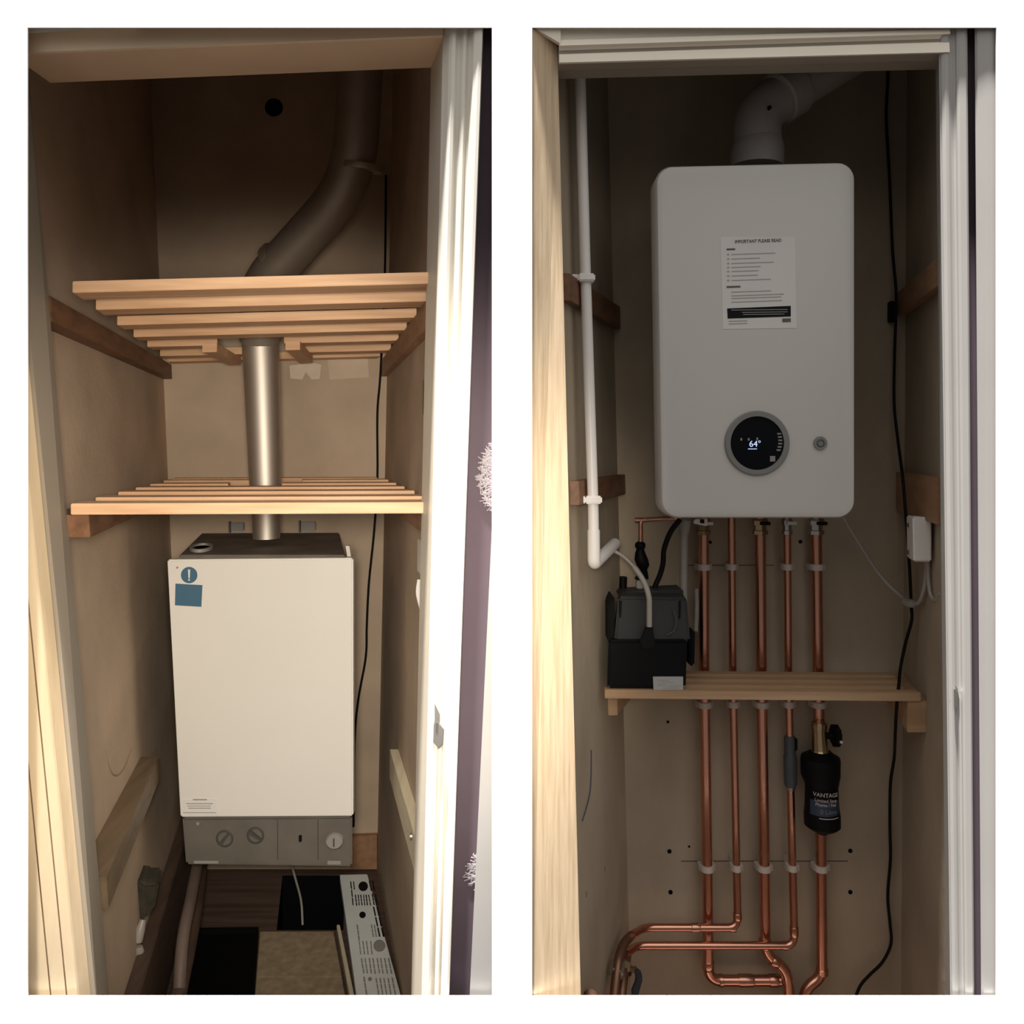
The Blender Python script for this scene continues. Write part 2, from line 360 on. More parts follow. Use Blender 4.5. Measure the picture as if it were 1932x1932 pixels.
# head: wall paint strip, moulded architrave, lining
pr = [(30, 20, .012), (74, 52, .012), (76, 56, .006), (86, 64, .004), (89, 67, .010), (101, 79, .016), (104, 81, .008), (118, 99, .006), (121, 101, .012), (121, 101, .05), (30, 20, .05)]
struct(hprism(pr, xof(1055, .01), xof(1790, .01), 1056, 1764).build('trim_7', 'head_gloss'), 'moulded white architrave above the new boiler cupboard')
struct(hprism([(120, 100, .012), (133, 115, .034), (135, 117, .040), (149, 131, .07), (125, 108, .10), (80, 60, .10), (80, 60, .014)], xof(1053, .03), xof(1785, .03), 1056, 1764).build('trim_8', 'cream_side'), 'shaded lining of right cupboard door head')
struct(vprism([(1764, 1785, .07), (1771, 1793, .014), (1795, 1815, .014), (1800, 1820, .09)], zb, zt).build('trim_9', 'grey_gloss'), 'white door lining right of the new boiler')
def br(f, Y): return (1771 + (1825 - 1771) * f, 1793 + (1838 - 1793) * f, Y)
pr = [br(f, Y) for f, Y in ((0, .016), (.08, .011), (.22, .008), (.32, .009), (.40, .0125), (.48, .0135), (.56, .012), (.62, .008), (.72, .006), (.94, .006), (1, .010), (1, .04), (0, .04))]
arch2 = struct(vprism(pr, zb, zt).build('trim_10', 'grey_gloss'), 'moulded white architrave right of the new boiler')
struct(vprism([(1815, 1828, .036), (1850, 1862, .036), (1850, 1862, .06), (1815, 1828, .06)], zb, zt).build('wall_purple', 'purple'))
struct(vprism([(1839, 1851, .010), (1844, 1856, .006), (1862, 1868, .005), (1900, 1900, .005), (1900, 1900, .036), (1839, 1851, .036)], zb, zt).build('trim_11', 'grey_gloss'), 'white frame beside the dark strip at far right')

# ================================================================== LEFT CUPBOARD CONTENTS
# slatted shelves: thing > slat (each), trimmer
SY = (.15, .36, .60, .83, 1.06, 1.32, 1.50)
def slatted(name, label, zbot, tilt, t, cuts, left_off, trimmer):
    root = thing(name, (-.6, .8, ZC + zbot), label, 'shelf', 'slatted pine shelves in the left cupboard')
    def zz(x): return ZC + zbot + tilt * (x + .54)
    for i, Y in enumerate(SY):
        w = .086
        xa = WLL(Y, ZC + zbot) + left_off[0] + (left_off[1] - left_off[0]) * (Y - .15) / 1.4; xb = WLR(Y, ZC + zbot) - (.030 if i == 0 else .012 if i < 6 else .035)
        for seg in ([(xa, xb)] if i not in (4, 5) else [(xa, cuts[0]), (cuts[1], xb)]):
            a = [Vector((x, Y, zz(x) + dz)) for x, dz in ((seg[0], 0), (seg[1], 0), (seg[1], t), (seg[0], t))]
            b = [v + Vector((-.257 * w, w, 0)) for v in a]
            MB().hexa(a, b).build('slat', 'pine', root, bevel=.0015)
    if trimmer:
        for x0, x1 in ((cuts[0] - .045, cuts[0]), (cuts[1], cuts[1] + .045)):
            a = [Vector((x + .02, 1.0, zz(x) + dz)) for x, dz in ((x0, -.028), (x1, -.028), (x1, -.001), (x0, -.001))]
            MB().hexa(a, [v + Vector((-.06, .42, 0)) for v in a]).build('trimmer', 'pine', root, bevel=.0015)
    return root
slatted('slatted_shelf', 'upper slatted pine shelf notched round the steel flue', .324, .026, .024, (-.925, -.715), (.100, .035), True)
slatted('slatted_shelf', 'lower slatted pine shelf just above the old cream boiler', -.142, .004, .023, (-.890, -.722), (.062, .03), False)
# battens carrying the shelves
def batten(fn, Y0, Y1, z0, z1, t, m, label, name='shelf_batten', dz=0.0, group='battens on the cupboard side walls'):
    t0, t1 = t if isinstance(t, tuple) else (t, t)
    a = [Vector((fn(Y0, ZC + z) + tt, Y0, ZC + z + dz)) for tt, z in ((0, z0), (t0, z0), (t0, z1), (0, z1))]
    b = [Vector((fn(Y1, ZC + z) + tt, Y1, ZC + z - dz)) for tt, z in ((0, z0), (t1, z0), (t1, z1), (0, z1))]
    return tag(MB().hexa(a, b).build(name, m, bevel=.001), label, 'batten', group)
batten(WLL, .175, 1.585, .253, .308, (.045, .035), 'dark_wood', 'dark stained batten on left wall under upper slatted shelf', dz=.005)
batten(WLR, .19, 1.585, .262, .3265, -.022, 'brown_wood', 'reddish brown batten on right wall under upper slatted shelf', dz=.004)
batten(WLL, .165, 1.5, -.192, -.145, (.095, .045), 'dark_wood', 'dark batten on left wall under lower slatted shelf')
batten(WLR, .19, 1.5, -.205, -.143, -.022, 'brown_wood', 'brown batten on right wall under lower slatted shelf')
batten(WLL, .20, .90, -.985, -.918, (.066, .052), 'tan_wood', 'thick tan timber low on left wall beside the old boiler', name='timber_block')
tb = batten(WLR, .42, 1.0, -1.020, -.932, -.026, 'cream_wood', 'cream painted timber low on right wall with a round screw', name='timber_block')
c = P(766, 1578, .48); xs_ = WLR(.48, c.z) - .026
MB().tube([(xs_ + .004, .48, c.z), (xs_ - .003, .48, c.z)], .009, 14).build('screw_head', 'chrome', tb, smooth=True, label='round metal screw head')

# flue of the old boiler
fr = thing('flue_pipe', P(503, 1018, 1.2), 'long steel flue rising from the old boiler through both slatted shelves', 'flue')
pts = [(503, 1016), (502, 960), (500, 890), (495, 740), (491, 640)]; rs = [25, 26.5, 30, 32.5, 34]
MB().tube([P(x, y, 1.2) for x, y in pts], [r / S(1.2) for r in rs], 32).build('flue_straight', 'steel', fr, smooth=True)
MB().tube([P(491, 646, 1.2), P(491, 642, 1.2), P(491, 634, 1.2), P(491, 632, 1.2)], [.060, .0625, .0625, .060], 32).build('flue_collar', 'steel', fr, smooth=True)
pth = bend_path([P(491, 640, 1.2), P(487, 545, 1.10), P(668, 345, .93), P(684, 60, .86)], .14, 10)
MB().tube(pth, .066, 28).build('flue_elbow', 'steel_shaded', fr, smooth=True)
a, b = P(520, 500, 1.07), P(530, 489, 1.06)
MB().tube([a, a + (b - a) * .3, b], [.067, .0685, .067], 28).build('flue_collar', 'steel', fr, smooth=True)
a, b = P(679, 322, .92), P(680, 310, .917)
MB().tube([a, a + (b - a) * .3, b], [.067, .069, .067], 28).build('flue_collar', 'steel_shaded', fr, smooth=True)

# the old boiler
bo = thing('boiler', P(500, 1630, 1.3), 'old cream floor-to-shelf boiler with blue stickers and grey control panel', 'boiler')
FY = .912
fp = quad_solid([(315, 1056), (666, 1053), (666, 1540), (340, 1542)], FY, FY + .03).build('front_panel', 'enamel', bo, bevel=.004)
a = [P(x, y, FY + .03) for x, y in ((338, 1047), (651, 1047), (655, 1535), (352, 1535))]
b = [P(x, y, 1.58) for x, y in ((380, 1006), (640, 1005), (640, 1390), (400, 1390))]
MB().hexa(a, b).build('casing', 'casing', bo, bevel=.003)
cpq = [P(x, y, FY + .012) for x, y in ((344, 1543), (665, 1541), (665, 1636), (351, 1632))]
cp = MB().hexa(cpq, [v + Vector((-.085, .29, 0)) for v in cpq]).build('control_panel', 'control', bo, bevel=.006)
CY = FY + .012
for x in (524, 600):
    a, b = P(x - .8, 1546, CY), P(x + .8, 1622, CY); MB().box((a.x, CY - .0008, b.z), (b.x, CY + .002, a.z)).build('panel_seam', 'control_dark', cp)
c = P(632, 1585, CY); k = MB().rings([[Vector((c.x + r * math.cos(i * math.pi / 12) , CY + dy, c.z + .85 * r * math.sin(i * math.pi / 12))) for i in range(24)] for r, dy in ((.027, .002), (.026, -.012), (.022, -.016))])
k = k.build('control_knob', 'control_light', cp, smooth=True)
MB().box((c.x - .002, CY - .018, c.z - .012), (c.x + .002, CY - .014, c.z + .012)).build('pointer', 'control_dark', cp)
c = P(567, 1581, CY); MB().box((c.x - .004, CY - .007, c.z - .009), (c.x + .004, CY + .002, c.z + .009)).build('switch', 'ink_black', cp, bevel=.001)
for x, y, ang in ((424, 1582, .9), (482, 1576, -.6)):
    c = P(x, y, CY); o = MB()
    o.annulus((c.x, c.z), .020, .026, CY - .003, CY + .002, 28); o.build('gauge_ring', 'control_dark', cp, smooth=True)
    d = Vector((math.cos(ang), 0, math.sin(ang))) * .022; n_ = Vector((-math.sin(ang), 0, math.cos(ang))) * .006
    q = [c - d - n_, c + d - n_ * .5, c + d + n_ * .5, c - d + n_]
    MB().hexa([v - Vector((0, .006, 0)) for v in q], [v + Vector((0, .001, 0)) for v in q]).build('gauge_handle', 'control_dark', cp)
c = P(374, 1553, CY); MB().disc((c.x, c.z), .005, CY - .004, CY + .002, 12).build('screw_head', 'control_light', cp)
for x0, x1, y0, y1 in ((366, 412, 1624, 1629), (618, 643, 1624, 1631)):
    a, b = P(x0, y0, CY), P(x1, y1, CY); MB().box((a.x, CY - .001, b.z), (b.x, CY + .002, a.z)).build('small_label', 'control_light', cp)
# stickers on the front panel
c = P(357, 1085, FY); st = MB().disc((c.x, c.z), 15.5 / S(FY), FY - .0008, FY + .001, 32).build('round_sticker', 'blue', fp, label='round blue sticker with white exclamation bar')
MB().hexa([Vector((c.x + dx, FY - .0014, c.z + dz)) for dx, dz in ((-.0022, -.009), (.0022, -.009), (.0032, .0165), (-.0032, .0165))], [Vector((c.x + dx, FY, c.z + dz)) for dx, dz in ((-.0022, -.009), (.0022, -.009), (.0032, .0165), (-.0032, .0165))]).build('exclamation_mark', 'paper', fp)
MB().box((c.x - .0025, FY - .0014, c.z - .0165), (c.x + .0025, FY, c.z - .0115)).build('exclamation_dot', 'paper', fp)
MB().hexa([P(x, y, FY - .0008) for x, y in ((331, 1101), (382, 1104), (380, 1145), (330, 1142))], [P(x, y, FY + .001) for x, y in ((331, 1101), (382, 1104), (380, 1145), (330, 1142))]).build('square_sticker', 'blue', fp, label='square blue sticker')
c = P(334.5, 1071, FY); MB().disc((c.x, c.z), .0035, FY - .0006, FY + .001, 10).build('red_mark', mat('faded red', (.55, .25, .2), .6), fp)
ls = quad_solid([(345, 1509), (408, 1507), (411, 1538), (344, 1538)], FY - .0008, FY + .001).build('data_sticker', 'paper', fp, label='white data sticker with grey lines of print')
m = MB()
for x0, x1, y, h in ((364, 391, 1508.5, 2.2), (352, 402, 1516, 1.6), (354, 398, 1520.5, 1.2), (356, 398, 1524.5, 1.4), (346, 408, 1533, 1.2)):
    a, b = P(x0, y - h / 2, FY), P(x1, y + h / 2, FY); m.box((a.x, FY - .0014, b.z), (b.x, FY - .0004, a.z))
m.build('printed_lines', 'ink', fp)
# oval air opening on top, bracket at right corner
zt_ = zof(1047, FY + .03)
cen = FL(380, 1036, zt_ + .002); m = MB(); n = 28
def oring(rx, ry, z): return [cen + Vector((rx * math.cos(2 * math.pi * i / n) - .25 * ry * math.sin(2 * math.pi * i / n), ry * math.sin(2 * math.pi * i / n), z)) for i in range(n)]
m.rings([oring(.036, .09, 0), oring(.036, .09, .01), oring(.028, .075, .01), oring(.028, .075, 0)], cap=False); m.build('opening_rim', 'control_light', bo, smooth=True)
m = MB(); m.rings([oring(.028, .075, .0), oring(.028, .075, .003)]); m.build('air_opening', 'pit', bo)
quad_solid([(652, 1030), (659, 1030), (662, 1050), (655, 1050)], FY + .06, FY + .08).build('corner_bracket', 'cream', bo)
# small white wall boxes behind the flue
for px, py, w, h, lab in ((447, 994, 24, 16, 'small white wall bracket left of the steel flue above the boiler'), (581, 993, 27, 17, 'small white wall bracket right of the steel flue above the boiler')):
    t_ = thing('wall_bracket', P(px, py, 1.6), lab, 'bracket', 'brackets behind the old boiler flue')
    quad_solid([(px - w / 2, py - h / 2), (px + w / 2, py - h / 2), (px + w / 2, py + h / 2), (px - w / 2, py + h / 2)], 1.578, 1.599).build('bracket_face', 'control_light', t_, bevel=.003)
    quad_solid([(px - w / 2 - 4, py - h / 2 - 2), (px - w / 2 - 1, py - h / 2 - 2), (px - w / 2 - 1, py + h / 2 + 3), (px - w / 2 - 4, py + h / 2 + 3)], 1.585, 1.599).build('bracket_arm', 'casing', t_)
# black cable in the back right corner
pp = [(728, 330, 1.585), (726, 520, 1.585), (718, 700, 1.58), (712, 780, 1.58), (712, 900, 1.58), (706, 1000, 1.57), (696, 1100, 1.57), (692, 1180, 1.57), (690, 1240, 1.57), (676, 1320, 1.575), (669, 1400, 1.58), (667, 1560, 1.58)]
tag(MB().tube(smooth_path([P(*p) for p in pp], 6), .0042, 8).build('black_cable', 'soft_black', smooth=True), 'thin black cable hanging down the back corner behind the old boiler', 'cable')
# keep plate on right wall, white cable and box behind the lining
def on_right(px_y, Y, z0, z1, w, t, name, m, lab, cat):
    x = WLR(Y, (z0 + z1) / 2); a = [Vector((WLR(Y, z) - t, Y, z)) for z in (z0, z1)]; b = [Vector((WLR(Y + w, z) - t, Y + w, z)) for z in (z0, z1)]
    q = [a[0], b[0], b[1], a[1]]
    return tag(MB().hexa(q, [v + Vector((t, 0, 0)) for v in q]).build(name, m, bevel=.002), lab, cat)
Yk = .44
on_right(0, Yk, zof(782, Yk), zof(713, Yk), .055, .008, 'wall_plate', 'copper_old', 'narrow bronze plate on right plaster between the two slatted shelves', 'plate')
on_right(0, .42, zof(1086, .42), zof(1022, .42), .07, .018, 'junction_box', 'cream', 'pale plastic box on right wall just under lower slatted shelf', 'box')
tag(MB().tube(smooth_path([Vector((WLR(.46, ZC - .30) - .016, .46, zof(1094, .46))), Vector((WLR(.45, ZC - .33) - .02, .45, zof(1120, .45))), Vector((WLR(.43, ZC - .38) - .012, .43, zof(1153, .43)))], 6), .006, 8).build('white_cable', 'white_plastic', smooth=True), 'short white cable end on right wall below the pale box', 'cable')
# latch keep on the right architrave
def keep(pxpoly, Y, label, tongue, hole):
    t_ = thing('latch_keep', P(pxpoly[0][0], pxpoly[0][1], Y), label, 'latch keep', 'latch keeps on the door frames')
    MB().hexa([P(x, y, Y - .002) for x, y in pxpoly], [P(x, y, Y + .012) for x, y in pxpoly]).build('keep_plate', 'chrome', t_)
    MB().hexa([P(x, y, Y - .0085) for x, y in tongue], [P(x, y, Y - .001) for x, y in tongue]).build('keep_lip', 'chrome', t_, bevel=.001)
    MB().hexa([P(x, y, Y - .0025) for x, y in hole], [P(x, y, Y) for x, y in hole]).build('bolt_slot', 'control_dark', t_)
keep([(820, 1326), (830, 1348), (830, 1365), (838, 1376), (836, 1404), (828, 1413), (817, 1400), (818, 1368), (820, 1360)], .010, 'worn metal latch keep on cream architrave right of the old boiler', [(828, 1365), (838, 1375), (835, 1404), (827, 1411)], [(822, 1364), (827, 1364), (827, 1384), (822, 1384)])

# things on the left cupboard floor
tr = thing('plastic_tray', FL(400, 1840, 0), 'black plastic tray lying on dark floor at bottom of left cupboard', 'tray')
q = [FL(x, y, .0) for x, y in ((343, 1768), (488, 1766), (479, 1895), (328, 1900))]
MB().hexa([v + Vector((0, 0, .002)) for v in q], [v + Vector((0, 0, .014)) for v in q]).build('tray_base', 'black_plastic', tr, bevel=.006)
cc = sum(q, Vector()) / 4
m = MB()
for i in range(4):
    a, b = q[i], q[(i + 1) % 4]; ai, bi = a + (cc - a) * .06, b + (cc - b) * .06
    up = Vector((0, 0, .014)); hi_ = Vector((0, 0, .03)); m.hexa([a + up, b + up, bi + up, ai + up], [a + hi_, b + hi_, bi + hi_, ai + hi_])
m.build('tray_rim', 'black_plastic', tr)
def board(quad, z0, h, name, m, lab, cat, group=None):
    q = [FL(x, y, z0 + h) for x, y in quad]
    return tag(MB().hexa([v - Vector((0, 0, h)) for v in q], q).build(name, m, bevel=.002), lab, cat, group)
board(((491, 1757), (629, 1757), (645, 1842), (484, 1842)), .002, .02, 'chipboard_panel', 'chip', 'brown chipboard panel on the floor in front of the dark hatch', 'board', 'chipboard on the cupboard floor')
board(((484, 1844), (645, 1844), (656, 1905), (479, 1905)), .002, .02, 'chipboard_panel', 'chip', 'nearer chipboard strip on the floor right of the black tray', 'board', 'chipboard on the cupboard floor')
board(((635, 1744), (641, 1744), (673, 1900), (664, 1900)), .002, .03, 'timber_strip', 'cream_wood', 'pale timber strip between chipboard panel and white printed panel', 'timber')
# fallen white panel covered with print
pq = [FL(x, y, .037) for x, y in ((641, 1650), (693, 1649), (764, 1905), (677, 1905))]
ip = tag(MB().hexa([v - Vector((0, 0, .03)) for v in pq], pq).build('instruction_panel', 'panel_white', bevel=.002), 'white boiler flap printed with instructions lying along the right wall', 'panel')
def zp(x, y, up=.0): return FL(620 + x / 7.43, 1630 + y / 7.43, .0378 + up)
def pbar(x0, y0, x1, y1, w):
    q = [zp(x0 - w / 2, y0), zp(x0 + w / 2, y0), zp(x1 + w / 2, y1), zp(x1 - w / 2, y1)]
    return q
bars_dark = [(310, 245, 345, 590, 16), (350, 245, 362, 360, 14), (375, 430, 395, 590, 16), (415, 430, 430, 585, 14), (450, 430, 470, 585, 16), (490, 430, 508, 585, 14), (525, 430, 545, 585, 16), (560, 430, 590, 585, 14), (570, 235, 600, 380, 16), (615, 235, 645, 380, 16), (610, 420, 640, 580, 16), (655, 420, 685, 580, 16), (630, 600, 720, 1035, 20), (680, 600, 775, 1035, 22)]
bars_grey = [(600, 850, 628, 1030, 18), (640, 850, 670, 1030, 18), (400, 850, 430, 1080, 22), (430, 1080, 450, 1275, 16), (480, 1080, 505, 1275, 18), (530, 1080, 555, 1275, 18), (590, 1080, 610, 1275, 18), (460, 1320, 495, 1540, 20), (510, 1320, 545, 1540, 18), (570, 1320, 600, 1540, 20), (620, 1320, 655, 1550, 20), (680, 1320, 715, 1540, 18), (730, 1320, 765, 1545, 18), (785, 1320, 825, 1545, 20), (840, 1320, 885, 1545, 22), (495, 1580, 535, 1840, 22), (665, 1600, 705, 1840, 20), (720, 1600, 760, 1840, 20), (775, 1600, 815, 1840, 18), (835, 1600, 875, 1840, 20), (890, 1590, 940, 1840, 22)]
for nm, L, mm in (('printed_text', bars_dark[:2], 'ink_black'), ('printed_text', bars_dark[2:8], 'ink_black'), ('printed_text', bars_dark[8:10], 'ink_black'), ('printed_text', bars_dark[10:], 'ink_black'), ('printed_text', bars_grey[:2], 'ink'), ('printed_text', bars_grey[2:9], 'ink'), ('printed_text', bars_grey[9:17], 'ink'), ('printed_text', bars_grey[17:18], 'ink'), ('printed_text', bars_grey[18:], 'ink')):
    m = MB()
    for bb in L:
        n = 3                                              # each column of print broken into a few words
        for k in range(n):
            t0, t1 = k / n, (k + .88) / n
            q = pbar(bb[0] + (bb[2] - bb[0]) * t0, bb[1] + (bb[3] - bb[1]) * t0, bb[0] + (bb[2] - bb[0]) * t1, bb[1] + (bb[3] - bb[1]) * t1, bb[4])
            m.hexa([v - Vector((0, 0, .001)) for v in q], q)
    m.build(nm, mm, ip)
for cx, cy, r, mm in ((485, 312, 66, 'ink_black'), (475, 712, 45, 'ink_black'), (712, 1145, 84, 'ink'), (580, 1612, 28, 'ink')):
    ring = [zp(cx + r * math.cos(i * math.pi / 16), cy + r * math.sin(i * math.pi / 16)) for i in range(32)]
    MB().hexa([v - Vector((0, 0, .001)) for v in ring], ring).build('printed_circle', mm, ip)
# cable going down into the hatch
tag(MB().tube(smooth_path([P(549, 1628, 1.35), P(558, 1660, 1.36), P(568, 1700, 1.37), P(571, 1745, 1.34)], 8), .004, 8).build('grey_cable', 'control_light', smooth=True), 'thin grey cable dropping from the old boiler into the dark floor hatch', 'cable')
# skirting at the back and dark skirting, pipe and fittings down the left wall
tag(quad_solid([(660, 1578), (711, 1576), (711, 1640), (660, 1640)], 1.575, 1.599).build('skirting_board', 'brown_wood', bevel=.002), 'short brown skirting board at back right of the old boiler', 'skirting')
a = [Vector((WLL(.3, z) + tt, .3, z)) for tt, z in ((.002, .0), (.042, .0), (.042, .225), (.002, .225))]
b = [Vector((WLL(1.58, z) + tt, 1.58, z)) for tt, z in ((.002, .0), (.042, .0), (.042, .225), (.002, .225))]
tag(MB().hexa(a, b).build('skirting_board', 'skirting', bevel=.003), 'dark brown skirting along the foot of the left plaster wall', 'skirting')
lp = thing('heating_pipe', (WLL(1.2, .3) + .09, 1.2, .23), 'brown painted pipe run along the left wall skirting', 'pipe')
def lw(Y, off, z): return Vector((WLL(Y, .2) + off, Y, z))
MB().tube(smooth_path([lw(1.5, .10, .275), lw(1.2, .11, .255), lw(.95, .115, .245), lw(.75, .115, .21), lw(.62, .12, .05)], 8), .017, 14).build('pipe_run', 'worn_pipe', lp, smooth=True)
MB().tube(smooth_path([lw(1.5, .09, .15), lw(1.0, .115, .14), lw(.5, .115, .12)], 8), .022, 14).build('pipe_run', 'skirting', lp, smooth=True)
q = [(247, 1662), (262, 1660), (272, 1668), (300, 1668), (292, 1710), (276, 1735), (252, 1742), (246, 1700)]
a = [P(x, y, .76) for x, y in q]
tag(MB().hexa(a, [v * 1 + Vector((-.03, .1, 0)) for v in a]).build('plaster_cavity', 'cavity', bevel=.008), 'solid dark stand-in for a plaster lagging on the left wall above the skirting', 'cavity')  # dark solid painted in place of the darkness of a wall hole
vf = thing('radiator_valve', P(263, 1770, .72), 'small white valve with rounded cap beside the dark plaster lagging', 'valve')
MB().tube([P(270, 1735, .73), P(264, 1755, .72), P(260, 1778, .71)], [.008, .014, .012], 12).build('valve_body', 'clear_tube', vf, smooth=True)
MB().tube([P(262, 1786, .70), P(263, 1795, .70), P(264, 1806, .70)], [.009, .013, .008], 12).build('valve_cap', 'clear_tube', vf, smooth=True)

# ================================================================== RIGHT CUPBOARD CONTENTS
# the new boiler
YB = .12
nb = thing('boiler', P(1427, 978, .3), 'new white wall boiler with round black dial and instruction sticker', 'boiler')
xl, xr = xof(1237.5, YB), xof(1615, YB); z1, z0 = zof(308, YB), zof(978, YB)
ol = rounded((xl + xr) / 2, (z1 + z0) / 2, xr - xl, z1 - z0, .034, taper=.011)
ol = [(x, z + (.0045 * (x - (xl + xr) / 2) / ((xr - xl) / 2) if z > (z0 + z1) / 2 else 0)) for x, z in ol]
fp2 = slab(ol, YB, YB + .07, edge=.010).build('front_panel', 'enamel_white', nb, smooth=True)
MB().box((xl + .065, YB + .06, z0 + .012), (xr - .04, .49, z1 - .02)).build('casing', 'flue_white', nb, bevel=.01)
# dial
c = P(1427.5, 836, YB); r1 = 61 / S(YB); r0 = 50.5 / S(YB)
dl = MB().disc((c.x, c.z), r0 + .001, YB - .002, YB + .01, 48).build('control_dial', 'glass_black', nb)
MB().annulus((c.x, c.z), r0, r1, YB - .006, YB + .004, 56).build('dial_bezel', 'bezel', dl, smooth=True)
tx = P(1424, 838, YB); text('64°', .0175, (tx.x, tx.z), dl, 'lit', 'display_digits', YB - .0026)
tx = P(1420, 847, YB); MB().box((tx.x - .010, YB - .0028, tx.z - .0007), (tx.x + .008, YB - .0018, tx.z + .0007)).build('display_bar', 'lit', dl)
m = MB()
for px, py in ((1398, 829), (1412, 829), (1428, 828)):
    q = P(px, py, YB); m.box((q.x - .0018, YB - .0028, q.z - .0025), (q.x + .0018, YB - .0018, q.z + .0025))
m.build('display_icons', 'grey_mark', dl)
m = MB()
for k in range(6):
    a_ = math.radians(18 - k * 8); rr = 45 / S(YB); q = (c.x + rr * math.cos(a_), c.z + rr * math.sin(a_) + .004)
    m.box((q[0] - .005, YB - .0028, q[1] - .0016), (q[0] + .003, YB - .0018, q[1] + .0016))
m.build('menu_symbols', 'grey_mark', dl)
q = P(1457, 865.5, YB); MB().box((q.x - .0052, YB - .0028, q.z - .0055), (q.x + .0052, YB - .0018, q.z + .0055)).build('menu_square', 'grey_mark', dl)
c = P(1547, 836, YB); pk = MB().disc((c.x, c.z), 12.5 / S(YB), YB - .004, YB + .004, 28).build('cover_screw', 'bezel', nb)
MB().annulus((c.x, c.z), .006, .009, YB - .0055, YB - .002, 24).build('screw_slot', 'control_dark', pk, smooth=True)
# sticker
sq = [(1359, 447), (1500, 447), (1503, 619), (1364, 621)]
sk = MB().hexa([P(x, y, YB - .0006) for x, y in sq], [P(x, y, YB + .001) for x, y in sq]).build('instruction_sticker', 'sticker', nb, label='white instruction sticker with black bar')
ya = math.atan2(4, 105)
tx = P(1430, 455, YB); text('IMPORTANT PLEASE READ', .0092, (tx.x, tx.z), sk, 'ink_dark', 'sticker_heading', YB - .0012, ang=.035, squeeze=.87)
m = MB(); sl = -.035
def sbar(m, x0, x1, y, h, Y=YB):
    q = [(x0, y - h / 2), (x1, y - h / 2 + sl * (x1 - x0)), (x1, y + h / 2 + sl * (x1 - x0)), (x0, y + h / 2)]
    m.hexa([P(x, yy, Y - .0012) for x, yy in q], [P(x, yy, Y - .0004) for x, yy in q])
for x1, y in ((1463, 480), (1434, 488.5), (1460, 497), (1435, 504.5), (1431, 512), (1430, 520.5), (1454, 529), (1455, 551), (1479, 558), (1474, 563), (1475, 570)):
    sbar(m, 1380, x1, y, 1.5)
    if y < 530: sbar(m, 1372, 1376, y, 2.6)
m.build('printed_lines', 'ink', sk)
for a_ in ((1371, 1387, 470.5, 3.2), (1371, 1397, 541.5, 3.4), (1476, 1492, 604.5, 7)):
    m = MB(); sbar(m, *a_); m.build('printed_heading', 'ink_dark', sk)
m = MB(); q = [(1372, 582), (1492, 577), (1492, 597), (1373, 601)]
m.hexa([P(x, y, YB - .0012) for x, y in q], [P(x, y, YB - .0004) for x, y in q]); m.build('black_bar', 'ink_black', sk)
m = MB()
for x0, x1, y in ((1380, 1486, 585), (1400, 1486, 589.5), (1402, 1480, 593.5)):
    q = [(x0, y - .6), (x1, y - 1.6), (x1, y - .6), (x0, y + .4)]; m.hexa([P(x, yy, YB - .0017) for x, yy in q], [P(x, yy, YB - .001) for x, yy in q])
m.build('bar_print', 'ink', sk)
m = MB(); sbar(m, 1375, 1410, 606, 1.6); sbar(m, 1375, 1410, 611, 1.6); m.build('footer_print', 'ink', sk)

# flue of the new boiler
f2 = thing('flue_pipe', P(1430, 308, .29), 'white plastic elbow flue rising from the new boiler towards upper right', 'flue')
YF = .29
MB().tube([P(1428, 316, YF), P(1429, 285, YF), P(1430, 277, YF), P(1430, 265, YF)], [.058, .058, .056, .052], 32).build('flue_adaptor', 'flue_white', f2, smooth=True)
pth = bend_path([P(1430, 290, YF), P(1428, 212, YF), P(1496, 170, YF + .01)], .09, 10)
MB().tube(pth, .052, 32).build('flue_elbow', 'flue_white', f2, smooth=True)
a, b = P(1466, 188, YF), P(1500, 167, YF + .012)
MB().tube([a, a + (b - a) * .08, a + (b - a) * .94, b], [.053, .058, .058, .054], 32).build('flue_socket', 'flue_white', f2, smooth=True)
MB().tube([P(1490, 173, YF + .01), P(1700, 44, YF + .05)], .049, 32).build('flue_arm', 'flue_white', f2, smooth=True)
c = P(1452, 203, YF - .056); MB().disc((c.x, c.z), .0042, YF - .058, YF - .045, 10).build('screw_head', 'ink_black', f2)

# copper pipes
YP = .462
def stub(rows): return [(x, y) for x, y in rows]
names = ['thick copper pipe furthest left', 'thin copper pipe second from left', 'thick copper pipe in the middle of the five', 'thin copper pipe fourth from left with grey valve', 'thick copper pipe furthest right with black filter']
R22, R15 = .0130, .0092
runs = [
 (R22, [(1327, 975), (1328, 1240), (1332, 1500), (1335, 1700), (1336, 1850), (1472, 1850)], [0, 0, 0, 0, 0, 0]),
 (R15, [(1380, 975), (1382, 1240), (1387, 1500), (1392, 1750), (1215, 1750), (1192, 1764)], [0, 0, 0, -.03, -.05, -.10]),
 (R22, [(1434, 975), (1436, 1240), (1440, 1500), (1444, 1800), (1486, 1830), (1491, 1920)], [0, 0, 0, 0, -.01, -.02]),
 (R15, [(1485, 975), (1487, 1240), (1492, 1500), (1499, 1784), (1200, 1784), (1183, 1800)], [0, 0, 0, -.03, -.05, -.09]),
 (R22, [(1540, 975), (1543, 1240), (1548, 1500), (1551, 1842), (1520, 1864), (1510, 1920)], [0, 0, 0, 0, -.005, -.01])]
pipes = []
